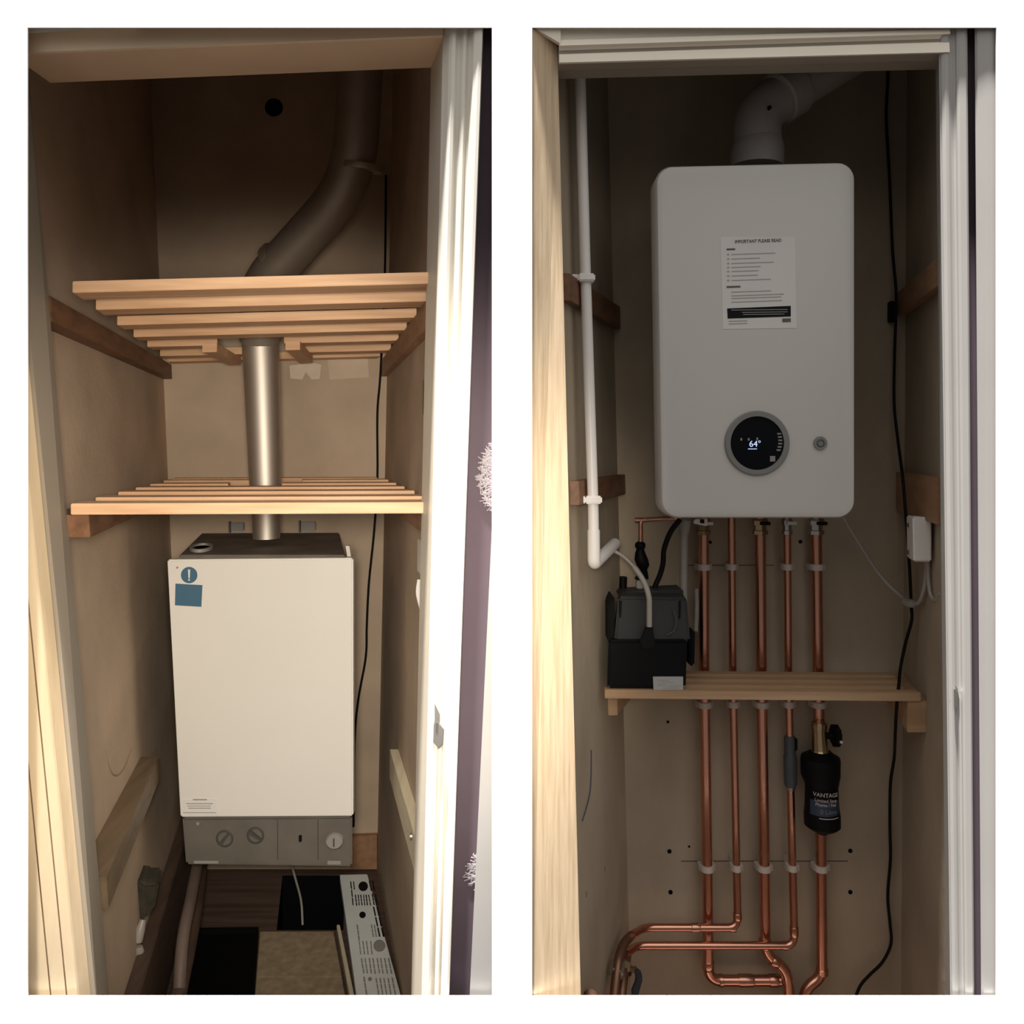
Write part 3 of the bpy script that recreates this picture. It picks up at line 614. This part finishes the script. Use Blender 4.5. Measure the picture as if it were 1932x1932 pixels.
for i, (r, pts, off) in enumerate(runs):
    root = thing('copper_pipe', P(pts[0][0], 1900, YP), names[i] + ' below the new boiler', 'pipe', 'copper pipes below the new boiler')
    p3 = [P(x, y, YP + o) for (x, y), o in zip(pts, off)]
    gap = {3: (1390, 1489), 4: (1364, 1571)}.get(i)          # where a fitting interrupts the tube
    if gap:
        def onpipe(y, pts=pts):
            for (xa, ya), (xb, yb) in zip(pts, pts[1:]):
                if ya <= y <= yb: return P(xa + (xb - xa) * (y - ya) / (yb - ya), y, YP)
        k0 = [p for p, (x, y) in zip(p3, pts) if y < gap[0] and pts.index((x, y)) < 3]; k1 = [p for k, (p, (x, y)) in enumerate(zip(p3, pts)) if k >= 3 or y > gap[1]]
        parts_ = [k0 + [onpipe(gap[0])], [onpipe(gap[1])] + k1]
    else: parts_ = [p3]
    for q3 in parts_: MB().tube(bend_path(q3, .035 if r > .01 else .025, 7), r, 20).build('pipe_run', 'copper', root, smooth=True)
    pipes.append(root)
    # soldered sleeves either side of the bends
    def sleeve(xa, ya, xb, yb, o, root=root, r=r):
        a, b = P(xa, ya, YP + o), P(xb, yb, YP + o)
        MB().tube([a, a + (b - a) * .1, a + (b - a) * .9, b], [r * 1.02, r * 1.14, r * 1.14, r * 1.02], 20).build('pipe_fitting', 'copper_fit', root, smooth=True)
    if i == 0:
        sleeve(1336, 1812, 1336, 1829, 0); sleeve(1356, 1850, 1364, 1850, 0); sleeve(1392, 1850, 1422, 1850, 0); sleeve(1450, 1850, 1468, 1850, 0)
    if i == 1: sleeve(1391, 1722, 1391.5, 1735, -.027); sleeve(1376, 1750, 1388, 1750, -.03); sleeve(1304, 1750, 1321, 1750, -.04)
    if i == 2: sleeve(1443, 1770, 1444, 1790, 0); sleeve(1455, 1810, 1468, 1818, -.005)
    if i == 3: sleeve(1498, 1748, 1498.5, 1766, -.028); sleeve(1476, 1784, 1486, 1784, -.03)
    if i == 4: sleeve(1551, 1826, 1551, 1838, 0)
    x0 = pts[0][0]
    # valve under the boiler
    if i != 1:
        def vz(y): return P(x0 + (y - 975) * .004, y, YP)
        MB().tube([vz(978), vz(982), vz(990), vz(990.5), vz(1000), vz(1001), vz(1008), vz(1009)], [r * 1.3, r * 1.5, r * 1.5, r * 1.15, r * 1.15, r * 1.45, r * 1.45, r], 6 if r > .01 else 8).build('valve_body', 'brass' if i in (0, 2) else 'chrome', root)
        s_ = 1 if i != 0 else -1
        c = vz(986); MB().box((c.x - .006, c.y - r * 2.1, c.z - .004), (c.x + .018, c.y - r * 1.3, c.z + .004)).build('valve_lever', 'black_plastic' if i in (2, 4) else 'chrome', root, bevel=.001)
# clips, each a thing of its own
rows = [(1069.5, 'just below the boiler', (0, 1, 3, 4)), (1329, 'under the slatted shelf', (0, 1, 2, 3, 4)), (1637, 'on the lower plaster', (0, 1, 2, 3, 4))]
short = ['furthest left copper pipe', 'second copper pipe from left', 'middle copper pipe', 'fourth copper pipe from left', 'furthest right copper pipe']
def pipe_off(i, y):
    pts, off = runs[i][1], runs[i][2]
    for k in range(len(pts) - 1):
        if pts[k][1] <= y <= pts[k + 1][1]: return off[k] + (off[k + 1] - off[k]) * (y - pts[k][1]) / (pts[k + 1][1] - pts[k][1])
    return 0
def pipe_px(i, y):
    pts = runs[i][1]
    for (xa, ya), (xb, yb) in zip(pts, pts[1:]):
        if ya <= y <= yb: return xa + (xb - xa) * (y - ya) / (yb - ya)
for py, where, idx in rows:
    for i in idx:
        r = runs[i][0]; c = P(pipe_px(i, py), py, YP + pipe_off(i, py)); w = r * 1.28; h = .0075; bk = .4985 - c.y
        m = MB(); n = 20
        out = [(w * math.sin(t), -w * math.cos(t)) for t in [math.pi * (-.5 + k / n) for k in range(n + 1)]]
        prof = [(-.006, bk), (-.006, w + .003), (-w - .003, w + .003), (-w - .003, -.004)] + [(a_, b_) for a_, b_ in out] + [(w + .003, -.004), (w + .003, w + .003), (.006, w + .003), (.006, bk)]
        m.hexa([Vector((c.x + a_, c.y + b_, c.z - h)) for a_, b_ in prof], [Vector((c.x + a_, c.y + b_, c.z + h)) for a_, b_ in prof])
        tag(m.build('pipe_clip', 'grey_plastic', bevel=.001), 'grey plastic clip on %s %s' % (short[i], where), 'clip', 'clips on the copper pipes')

# inline grey gas cock on the fourth pipe
gv = thing('inline_valve', P(1492, 1490, YP), 'slate grey inline valve on the fourth copper pipe beside black filter', 'valve')
def gp(y, dx=0): return P(pipe_px(3, y) + dx, y, YP)
MB().tube([gp(1388), gp(1394), gp(1424), gp(1426), gp(1478), gp(1484)], [.011, .0135, .0135, .0155, .0155, .012], 20).build('valve_body', 'slate', gv, smooth=True)
MB().tube([gp(1484), gp(1490)], [.0115, .0105], 18).build('valve_ring', 'chrome', gv, smooth=True)
c = gp(1400, 9); MB().box((c.x - .004, c.y - .012, c.z - .018), (c.x + .004, c.y + .012, c.z + .012)).build('valve_handle', 'black_plastic', gv, bevel=.002)

# magnetic filter on the fifth pipe
mf = thing('magnetic_filter', P(1548, 1570, YP - .01), 'black cylindrical filter with printed label on the furthest right copper pipe', 'filter')
YM = .435
def mp_(x, y): return P(x, y, YM)
def lathe(seq, n=36):
    m = MB(); m.rings([[Vector((xof(x, YM) + r / S(YM) * math.cos(2 * math.pi * k / n), YM + r / S(YM) * math.sin(2 * math.pi * k / n), zof(y, YM))) for k in range(n)] for x, y, r in seq]); return m
lathe([(1549, 1417, 18), (1548, 1423, 26), (1548, 1428, 35), (1548, 1433, 36), (1548, 1462, 35.5), (1549, 1470, 33), (1550, 1478, 31)]).build('filter_cap', 'black_plastic', mf, smooth=True)
lathe([(1550, 1476, 29.5), (1550.5, 1520, 31), (1551, 1535, 33), (1551.5, 1556, 33), (1552, 1562, 26), (1552, 1568, 14), (1552, 1573, 9)]).build('filter_body', 'black_plastic', mf, smooth=True)
lathe([(1545, 1362, 12), (1545, 1366, 15), (1545, 1380, 13), (1546, 1400, 14), (1547, 1414, 15), (1547, 1419, 17)], 12).build('filter_inlet', 'brass', mf)
MB().tube([mp_(1556, 1388), mp_(1572, 1388)], .008, 12).build('knob_stem', 'black_plastic', mf, smooth=True)
m = MB(); n = 20
m.rings([[mp_(px, 1388) + Vector((0, (r + (.003 if k % 2 else 0)) * math.cos(2 * math.pi * k / n), (r + (.003 if k % 2 else 0)) * math.sin(2 * math.pi * k / n))) for k in range(n)] for px, r in ((1570, .020), (1572, .024), (1580, .024), (1583, .020))])
m.build('drain_knob', 'black_plastic', mf, smooth=True)
MB().box(tuple(mp_(1578, 1393) - Vector((0.002, .030, .002))), tuple(mp_(1578, 1393) + Vector((.004, -.024, .003)))).build('knob_mark', 'white_plastic', mf)
# wrapped label: bands and curved lettering
def band(y0, y1, a0, a1, r, m, name, n=16):
    mm = MB(); cx = xof(1550.5, YM); R = r / S(YM); q0 = []; q1 = []; q2 = []; q3 = []
    for k in range(n + 1):
        a_ = math.radians(a0 + (a1 - a0) * k / n); d = Vector((math.sin(a_), -math.cos(a_), 0))
        for L, rr, y in ((q0, R, y0), (q1, R, y1), (q2, R + .0008, y1), (q3, R + .0008, y0)): L.append(Vector((cx, YM, zof(y, YM))) + d * rr)
    mm.rings([list(v) for v in zip(q0, q1, q2, q3)]); return mm.build(name, m, mf)
M['label_blue'] = mat('dark blue label', (.03, .045, .085), .5, var=.1)
band(1500, 1528, -60, 48, 31.4, 'label_blue', 'printed_label')
def ctext(s, size, y, m, name, a_c=-6):
    cu = bpy.data.curves.new(name, 'FONT'); cu.body = s; cu.size = size; cu.align_x = 'CENTER'; cu.align_y = 'CENTER'; cu.extrude = .0003
    ob = bpy.data.objects.new(name, cu); C.objects.link(ob); dg = bpy.context.evaluated_depsgraph_get(); me = bpy.data.meshes.new_from_object(ob.evaluated_get(dg)); bpy.data.objects.remove(ob)
    R = 33.6 / S(YM); cx = xof(1550.5, YM)
    for v in me.vertices:
        a_ = v.co.x / R + math.radians(a_c); rr = R + v.co.z; zz = v.co.y
        v.co = Vector((rr * math.sin(a_), -rr * math.cos(a_), zz))
    me.materials.clear(); me.materials.append(M[m]); o = bpy.data.objects.new(name, me); C.objects.link(o); place(o, Vector((cx, YM, zof(y, YM))), mf)
ctext('VANTAGE', .0135, 1488, 'grey_plastic', 'label_lettering')
ctext('Limited Stop', .0105, 1498, 'grey_plastic', 'label_lettering')
ctext('Phone / Fax', .0105, 1506, 'grey_plastic', 'label_lettering')
ctext('0 Litre', .015, 1519, 'bezel', 'label_lettering', 2)
band(1530.5, 1532, -28, 38, 33.2, 'grey_plastic', 'label_stripe')

# slatted shelf carrying the pump
rs_ = thing('slatted_shelf', P(1440, 1310, .35), 'slatted pine shelf under the new boiler carrying the black pump box', 'shelf')
ztop = zof(1301.5, .267) ; th = .0195
for i, (Y, w, xa, xb) in enumerate(((.267, .024, 1141, 1738), (.314, .024, 1150, 1705), (.361, .024, 1156, 1698), (.407, .024, 1160, 1690))):
    s_ = S(Y); a = [Vector((xof(x, Y), Y, ztop + dz - .0065 * (x - 1141) / 597)) for x, dz in ((xa, -th), (xb, -th), (xb, 0), (xa, 0))]
    MB().hexa(a, [v + Vector((0, w, 0)) for v in a]).build('slat', 'pine_dull', rs_, bevel=.0012)
rb = [Vector((xof(x, .30), .30, zof(y, .30))) for x, y in ((1705, 1308), (1728, 1308), (1728, 1296), (1705, 1296))]
# battens in the right cupboard
def batten2(fn, Y0, Y1, z0, z1, t, m, label):
    a = [Vector((fn(Y0, ZC + z) + tt, Y0, ZC + z)) for tt, z in ((0, z0), (t, z0), (t, z1), (0, z1))]
    b = [Vector((fn(Y1, ZC + z) + tt, Y1, ZC + z)) for tt, z in ((0, z0), (t, z0), (t, z1), (0, z1))]
    return tag(MB().hexa(a, b).build('shelf_batten', m, bevel=.001), label, 'batten', 'battens in the right cupboard')
batten2(WRL, .085, .495, .287, .342, .018, 'dark_wood', 'dark batten on left wall behind the white waste pipe, above the lower one')
batten2(WRL, .11, .495, -.121, -.072, .020, 'dark_wood', 'dark batten on left wall beside lower clip of white waste pipe')
batten2(WRR, .10, .495, .32, .378, -.020, 'brown_wood', 'brown batten on right wall level with the instruction sticker')
batten2(WRR, .10, .495, -.160, -.066, -.022, 'brown_wood', 'brown batten on right wall just above the white junction box')
za, zb_ = zof(1350, .36) - ZC, ztop - ZC - th - .001
batten2(WRL, .36, .495, za, zb_, .0215, 'pine_dull', 'short pine batten under left end of the pump shelf')
batten2(WRR, .275, .495, zof(1382, .275) - ZC, zb_ - .007, -.042, 'pine_dull', 'chunky pine batten under right end of the pump shelf')

# condensate pump box standing on the shelf
pu = thing('condensate_pump', P(1225, 1300, .33), 'black condensate pump box standing on left end of slatted shelf', 'pump')
YQ = .272
def pq_(q, Y0, Y1, name, m, bev=.004, par=None): return quad_solid(q, Y0, Y1).build(name, m, par or pu, bevel=bev)
zsh = ztop + .0005
tank = MB().hexa([Vector((xof(x, YQ), YQ, z)) for x, z in ((1145, zsh), (1294, zsh - .0), (1297, zof(1208, YQ)), (1148, zof(1208, YQ)))], [Vector((xof(x, YQ) + .02, .43, z)) for x, z in ((1145, zsh), (1294, zsh), (1297, zof(1208, YQ)), (1148, zof(1208, YQ)))]).build('tank', 'black_plastic', pu, bevel=.006)
cov = MB().hexa([Vector((xof(x, YQ + .012), YQ + .012, zof(y, YQ + .012))) for x, y in ((1159, 1211), (1303, 1212), (1296, 1128), (1166, 1126))], [Vector((xof(x, YQ + .012) + .015, .42, zof(y, YQ + .012))) for x, y in ((1159, 1211), (1303, 1212), (1292, 1128), (1170, 1126))]).build('cover', 'dark_grey_plastic', pu, bevel=.006)
pq_([(1170, 1118), (1290, 1112), (1290, 1130), (1170, 1130)], .34, .41, 'cover_top', 'dark_grey_plastic')
pq_([(1148, 1140), (1160, 1128), (1160, 1212), (1148, 1212)], YQ + .02, .40, 'side_pocket', 'black_plastic', .003)
pq_([(1169, 1134), (1174, 1134), (1172, 1166), (1169, 1166)], YQ + .009, YQ + .03, 'cover_slot', 'ink_black', .001)
pq_([(1281, 1134), (1285, 1134), (1284, 1168), (1281, 1168)], YQ + .009, YQ + .03, 'cover_slot', 'ink_black', .001)
q = [(1218, 1180), (1231, 1180), (1236, 1212), (1232, 1225), (1212, 1225), (1206, 1210)]
MB().hexa([P(x, y, YQ - .006) for x, y in q], [P(x, y, YQ + .02) for x, y in q]).build('outlet_spout', 'soft_black', pu, bevel=.003)
pq_([(1300, 1190), (1312, 1190), (1311, 1256), (1301, 1258)], .34, .38, 'side_plug', 'black_plastic', .004)
lb = pq_([(1232, 1277), (1289, 1277), (1289, 1302), (1233, 1302)], YQ - .0035, YQ + .002, 'rating_label', mat('grey label', (.40, .385, .37), .5), .0005)
m = MB()
for x0, x1, y in ((1238, 1262, 1282), (1246, 1270, 1286), (1240, 1256, 1291), (1262, 1284, 1293), (1250, 1280, 1297)):
    a, b = P(x0, y - .8, YQ), P(x1, y + .8, YQ); m.box((a.x, YQ - .0042, b.z), (b.x, YQ - .003, a.z))
m.build('label_print', 'ink', lb)
MB().tube(smooth_path([P(1270, 1150, YQ + .008), P(1276, 1172, YQ + .006), P(1271, 1190, YQ + .006), P(1258, 1198, YQ + .008)], 6), .0016, 8).build('cover_groove', 'control_dark', cov, smooth=True)
pq_([(1201, 1096), (1212, 1096), (1214, 1111), (1201, 1111)], .375, .39, 'inlet_port', 'control_light', .002)
MB().tube([P(1175, 1112, .40), P(1176, 1088, .40)], .009, 10).build('lid_plug', 'black_plastic', pu, smooth=True)
# outlet hose, mains lead, tundish and copper overflow
tag(MB().tube(smooth_path([P(1150, 1035, .30), P(1176, 1050, .29), P(1198, 1072, .28), P(1215, 1098, .27), P(1224, 1125, .262), P(1225, 1148, .262), P(1225, 1182, .264)], 7), [.004] * 14 + [.0062] * 29, 12).build('discharge_hose', 'clear_tube', smooth=True), 'cloudy discharge hose arching from pump spout to white waste pipe', 'hose')
tag(MB().tube(smooth_path([P(1283, 980, .36), P(1265, 1004, .37), P(1253, 1036, .38), P(1251, 1062, .385), P(1245, 1085, .385), P(1236, 1106, .38), P(1235, 1119, .375)], 7), .0062, 10).build('black_hose', 'soft_black', smooth=True), 'curved black hose from under the boiler to the pump top', 'hose')
td = thing('tundish', P(1210, 1085, .40), 'black tundish hanging under the short copper overflow pipe', 'tundish')
def tl(seq, n=20): return MB().rings([[P(x, y, .40) + Vector((r / S(.4) * math.cos(2 * math.pi * k / n), r / S(.4) * math.sin(2 * math.pi * k / n), 0)) for k in range(n)] for x, y, r in seq])
tl([(1208, 1022, 6), (1208, 1026, 10), (1208, 1032, 10), (1208, 1036, 7), (1208, 1044, 10), (1210, 1056, 13), (1213, 1066, 12), (1214, 1074, 7), (1220, 1092, 4)]).build('tundish_body', 'black_plastic', td, smooth=True)
MB().tube([P(1206, 1088, .40), P(1200, 1094, .40)], .006, 8).build('tundish_spout', 'black_plastic', td, smooth=True)
op = thing('overflow_pipe', P(1208, 1022, .40), 'thin copper overflow pipe turning down left of the new boiler', 'pipe')
MB().tube(bend_path([P(1290, 976, .40), P(1208.5, 981, .40), P(1208.5, 1024, .40)], .010, 6), .0052, 14).build('pipe_run', 'copper', op, smooth=True)
MB().tube([P(1214, 981, .40), P(1198, 981.5, .40)], .0062, 14).build('pipe_end', 'copper_fit', op, smooth=True)
cd = thing('condensate_pipe', P(1290, 1110, .40), 'dull white pipe dropping from the new boiler into the pump', 'pipe')
MB().tube([P(1291, 985, .40), P(1289.5, 1112, .385), P(1290, 1135, .38)], [.0092, .0092, .0092], 18).build('pipe_run', 'clear_tube', cd, smooth=True)
MB().tube([P(1292, 978, .40), P(1292, 982, .40), P(1291, 992, .40), P(1291, 1006, .40), P(1290.6, 1010, .40)], [.010, .0145, .0145, .011, .0095], 18).build('pipe_socket', 'flue_white', cd, smooth=True)
tag(MB().tube(smooth_path([P(1313, 1110, .43), P(1314, 1150, .43), P(1312, 1192, .40)], 6), .006, 10).build('vent_tube', 'clear_tube', smooth=True), 'short grey tube beside the right end of the pump box', 'hose')
bx = thing('junction_block', P(1326, 992, .40), 'small white plastic fitting under left corner of the new boiler', 'fitting')
m = MB(); m.hexa([P(x, y, .40) for x, y in ((1308, 984), (1312, 979), (1335, 979), (1334, 993), (1326, 991), (1309, 988))], [P(x, y, .42) for x, y in ((1308, 984), (1312, 979), (1335, 979), (1334, 993), (1326, 991), (1309, 988))]); m.build('block_body', 'white_plastic', bx, bevel=.001)
pq_([(1321, 980), (1329, 980), (1329, 988), (1321, 987)], .398, .405, 'block_window', 'ink_black', .0005, bx)

# white waste pipe down the left wall
wp = thing('waste_pipe', P(1120, 1077, .14), 'white plastic waste pipe running down the left wall with elbow', 'pipe')
YW = .15
MB().tube([P(1091, 60, YW), P(1095, 160, YW), P(1104, 500, YW), P(1119, 950, YW), P(1120.5, 1040, YW)], .0113, 22).build('pipe_run', 'white_plastic', wp, smooth=True)
MB().tube(bend_path([P(1120, 1000, YW), P(1120.5, 1064, YW), P(1160, 1026, .33)], .012, 8), .0130, 22).build('pipe_elbow', 'white_plastic', wp, smooth=True)
MB().tube(smooth_path([P(1100, 60, .45), P(1104, 400, .44), P(1150, 1030, .33)], 2), .004, 8) if False else None
for py, px, lab in ((526, 1105, 'white clip holding the waste pipe at the upper batten'), (942.5, 1118, 'white clip holding the waste pipe near the lower batten')):
    c = P(px, py, YW); xw = WRL(YW, c.z)
    t_ = thing('pipe_clip', c, lab, 'clip', 'white waste pipe clips')
    MB().box((c.x - .017, YW - .019, c.z - .008), (c.x + .018, YW + .017, c.z + .008)).build('clip_ring', 'white_plastic', t_, bevel=.003)
    MB().box((min(xw + .002, c.x - .03), YW - .012, c.z - .0075), (c.x - .015, YW + .012, c.z + .0075)).build('clip_foot', 'white_plastic', t_, bevel=.002)

# white junction box and its cables on the right wall
YJ = .20
jb = thing('junction_box', P(1735, 1060, YJ), 'white junction box with bright screws on right wall of the right cupboard', 'box')
a = [P(x, y, YJ) for x, y in ((1722, 975), (1758, 976), (1758, 1060), (1724, 1060))]
b = [P(x, y, YJ + .06) for x, y in ((1710, 972), (1742, 974), (1742, 1054), (1711, 1052))]
MB().hexa(a, b).build('box_body', 'white_plastic', jb, bevel=.003)
for y in (991, 1042):
    c = P(1716.5, y, YJ + .035); MB().tube([c + Vector((-.004, 0, 0)), c + Vector((.006, 0, 0))], .0052, 12).build('box_screw', 'chrome', jb, smooth=True)
cb = tag(MB().tube(smooth_path([P(1590, 975, .40), P(1612, 1012, .41), P(1660, 1085, .42), P(1700, 1125, .38), P(1719, 1137, .325), P(1734, 1136, .29), P(1744, 1108, .26), P(1747, 1085, .26), P(1748, 1058, .24)], 8), .0045, 10).build('white_cable', 'clear_tube', smooth=True), 'pale cable sagging from new boiler corner to white junction box', 'cable')
tag(MB().tube(smooth_path([P(1751, 1058, .23), P(1752, 1095, .23), P(1756, 1122, .22), P(1765, 1132, .20), P(1774, 1120, .17)], 8), .0042, 10).build('white_cable', 'clear_tube', smooth=True), 'pale cable loop from white junction box towards the door lining', 'cable')
c = P(1718, 1138, .325); MB_ = MB().box((c.x - .010, .312, c.z - .008), (c.x + .008, .350, c.z + .008)); tag(MB_.build('cable_clip', 'clear_tube', bevel=.003), 'small pale clip where white and black cables cross', 'clip')
# long black cable
pp = [(1674, 60, .485), (1675, 150, .485), (1672, 220, .485), (1678, 330, .48), (1684, 470, .465), (1691, 560, .445), (1688, 660, .455), (1687, 760, .455), (1694, 830, .42), (1703, 900, .34), (1708, 960, .31), (1713, 1020, .325), (1717, 1090, .345), (1719, 1140, .345), (1720, 1170, .335), (1708, 1215, .355), (1699, 1260, .35), (1695, 1300, .306), (1692, 1330, .306), (1689, 1385, .36), (1687, 1430, .46), (1680, 1480, .482), (1679, 1560, .483), (1680, 1620, .483), (1675, 1690, .483), (1679, 1740, .483), (1681, 1780, .483), (1665, 1815, .48), (1640, 1840, .475), (1622, 1862, .47), (1608, 1900, .46)]
tag(MB().tube(smooth_path([P(*p) for p in pp], 6), .0036, 8).build('black_cable', 'soft_black', smooth=True), 'long black cable running down the back wall right of the new boiler', 'cable')
c = P(1679, 590, .5); tag(MB().box((c.x - .008, .478, c.z - .026), (c.x + .005, .499, c.z + .026)).build('cable_clip', 'soft_black', bevel=.003), 'black cable clip on back wall right of the instruction sticker', 'clip')
# stop valves low in the left corner
sv = thing('stop_valve', P(1180, 1830, .36), 'tarnished stop valve with blue black lever in the lower left corner', 'valve')
def vp(x, y, Y): return P(x, y, Y)
MB().tube(smooth_path([vp(1190, 1766, .37), vp(1178, 1780, .34), vp(1170, 1800, .31), vp(1164, 1830, .28), vp(1157, 1900, .24)], 6), .0105, 14).build('valve_pipe', 'copper_old', sv, smooth=True)
MB().tube(smooth_path([vp(1183, 1800, .38), vp(1180, 1820, .35), vp(1176, 1845, .31), vp(1170, 1900, .26)], 6), .011, 14).build('valve_pipe', 'copper_old', sv, smooth=True)
MB().tube([vp(1168, 1812, .30), vp(1166, 1816, .30), vp(1163, 1838, .28), vp(1162, 1842, .275)], [.013, .017, .017, .013], 8).build('valve_nut', 'chrome', sv)
MB().tube([vp(1180, 1818, .35), vp(1179, 1822, .345), vp(1177, 1836, .33), vp(1176, 1840, .325)], [.014, .018, .018, .014], 8).build('valve_nut', 'brass', sv)
MB().tube([vp(1182, 1829, .335), vp(1200, 1829, .325)], .007, 10).build('lever_stem', 'brass', sv, smooth=True)
q = [(1196, 1827), (1208, 1828), (1213, 1846), (1206, 1872), (1202, 1890), (1192, 1890), (1191, 1866), (1199, 1848)]
MB().hexa([P(x, y, .31) for x, y in q], [P(x, y, .322) for x, y in q]).build('lever', mat('blue black lever', (.025, .03, .042), .4), sv, bevel=.003)
kn = thing('drain_cock', P(1115, 1900, .12), 'dark round drain cock at the foot of the oak door edge', 'valve')
MB().disc((P(1115, 1885, .12).x, P(1115, 1885, .12).z), .0145, .11, .13, 24).build('cock_head', 'copper_old', kn)
MB().tube([P(1115, 1885, .13), P(1118, 1900, .20)], .008, 12).build('cock_stem', 'copper_old', kn, smooth=True)
# latch keep on right lining
keep([(1794, 1268), (1799, 1288), (1806, 1298), (1810, 1318), (1806, 1336), (1802, 1360), (1796, 1352), (1792, 1322), (1796, 1300)], .012, 'worn metal latch keep on the white architrave right of the new boiler', [(1800, 1298), (1808, 1305), (1807, 1334), (1801, 1340)], [(1795, 1308), (1799, 1308), (1799, 1326), (1795, 1326)])

# ================================================================== LIGHT, CAMERA
w = bpy.data.worlds.new('room light'); bpy.context.scene.world = w; w.use_nodes = True
n = w.node_tree; bg = n.nodes['Background']
tc = n.nodes.new('ShaderNodeTexCoord'); sp = n.nodes.new('ShaderNodeSeparateXYZ'); n.links.new(tc.outputs['Generated'], sp.inputs['Vector'])
rz = n.nodes.new('ShaderNodeMapRange'); rz.inputs[1].default_value = -.05; rz.inputs[2].default_value = .8; rz.inputs[3].default_value = .10; rz.inputs[4].default_value = 1.25
n.links.new(sp.outputs['Z'], rz.inputs[0])
ry = n.nodes.new('ShaderNodeMapRange'); ry.inputs[1].default_value = .15; ry.inputs[2].default_value = -.05; ry.inputs[3].default_value = 0.0; ry.inputs[4].default_value = 1.0
n.links.new(sp.outputs['Y'], ry.inputs[0])
mu = n.nodes.new('ShaderNodeMath'); mu.operation = 'MULTIPLY'; n.links.new(rz.outputs[0], mu.inputs[0]); n.links.new(ry.outputs[0], mu.inputs[1])
bg.inputs['Color'].default_value = (1.0, .985, .96, 1)
n.links.new(mu.outputs[0], bg.inputs['Strength'])

def spot(name, loc, to, power, angle, blend, col, rad):
    l = bpy.data.lights.new(name, 'SPOT'); l.energy = power; l.spot_size = math.radians(angle); l.spot_blend = blend; l.color = col; l.shadow_soft_size = rad
    o = bpy.data.objects.new(name, l); C.objects.link(o); o.location = loc
    o.rotation_euler = (Vector(to) - Vector(loc)).to_track_quat('-Z', 'Y').to_euler(); return o
spot('flash_spot', (-.05, -1.5, ZC + .03), (-.65, .7, ZC - .40), 172, 54, .65, (1.0, .905, .765), .10)  # added flash-like spot beside the camera that brightens the left cupboard
sl_ = bpy.data.lights.new('wash_sun', 'SUN'); sl_.energy = 34; sl_.angle = math.radians(2.5); sl_.color = (1.0, .985, .96)  # added steep sun to whiten the hall wall; no roof window known
so = bpy.data.objects.new('wash_sun', sl_); C.objects.link(so); so.location = (0, -1, 5); so.rotation_euler = Vector((.06, math.sin(math.radians(4.8)), -math.cos(math.radians(4.8)))).to_track_quat('-Z', 'Y').to_euler()

cam = bpy.data.cameras.new('camera'); co = bpy.data.objects.new('camera', cam); C.objects.link(co)
co.location = (0, -D, ZC); co.rotation_euler = (math.pi / 2, 0, 0)
cam.sensor_width = 36; cam.sensor_fit = 'HORIZONTAL'; cam.lens = 36 * F / 1932; cam.shift_y = -(966 - PY0) / 1932
bpy.context.scene.camera = co
vs = bpy.context.scene.view_settings
vs.view_transform = 'Standard'; vs.look = 'None'; vs.exposure = 0.0; vs.gamma = 1.0; vs.use_curve_mapping = False
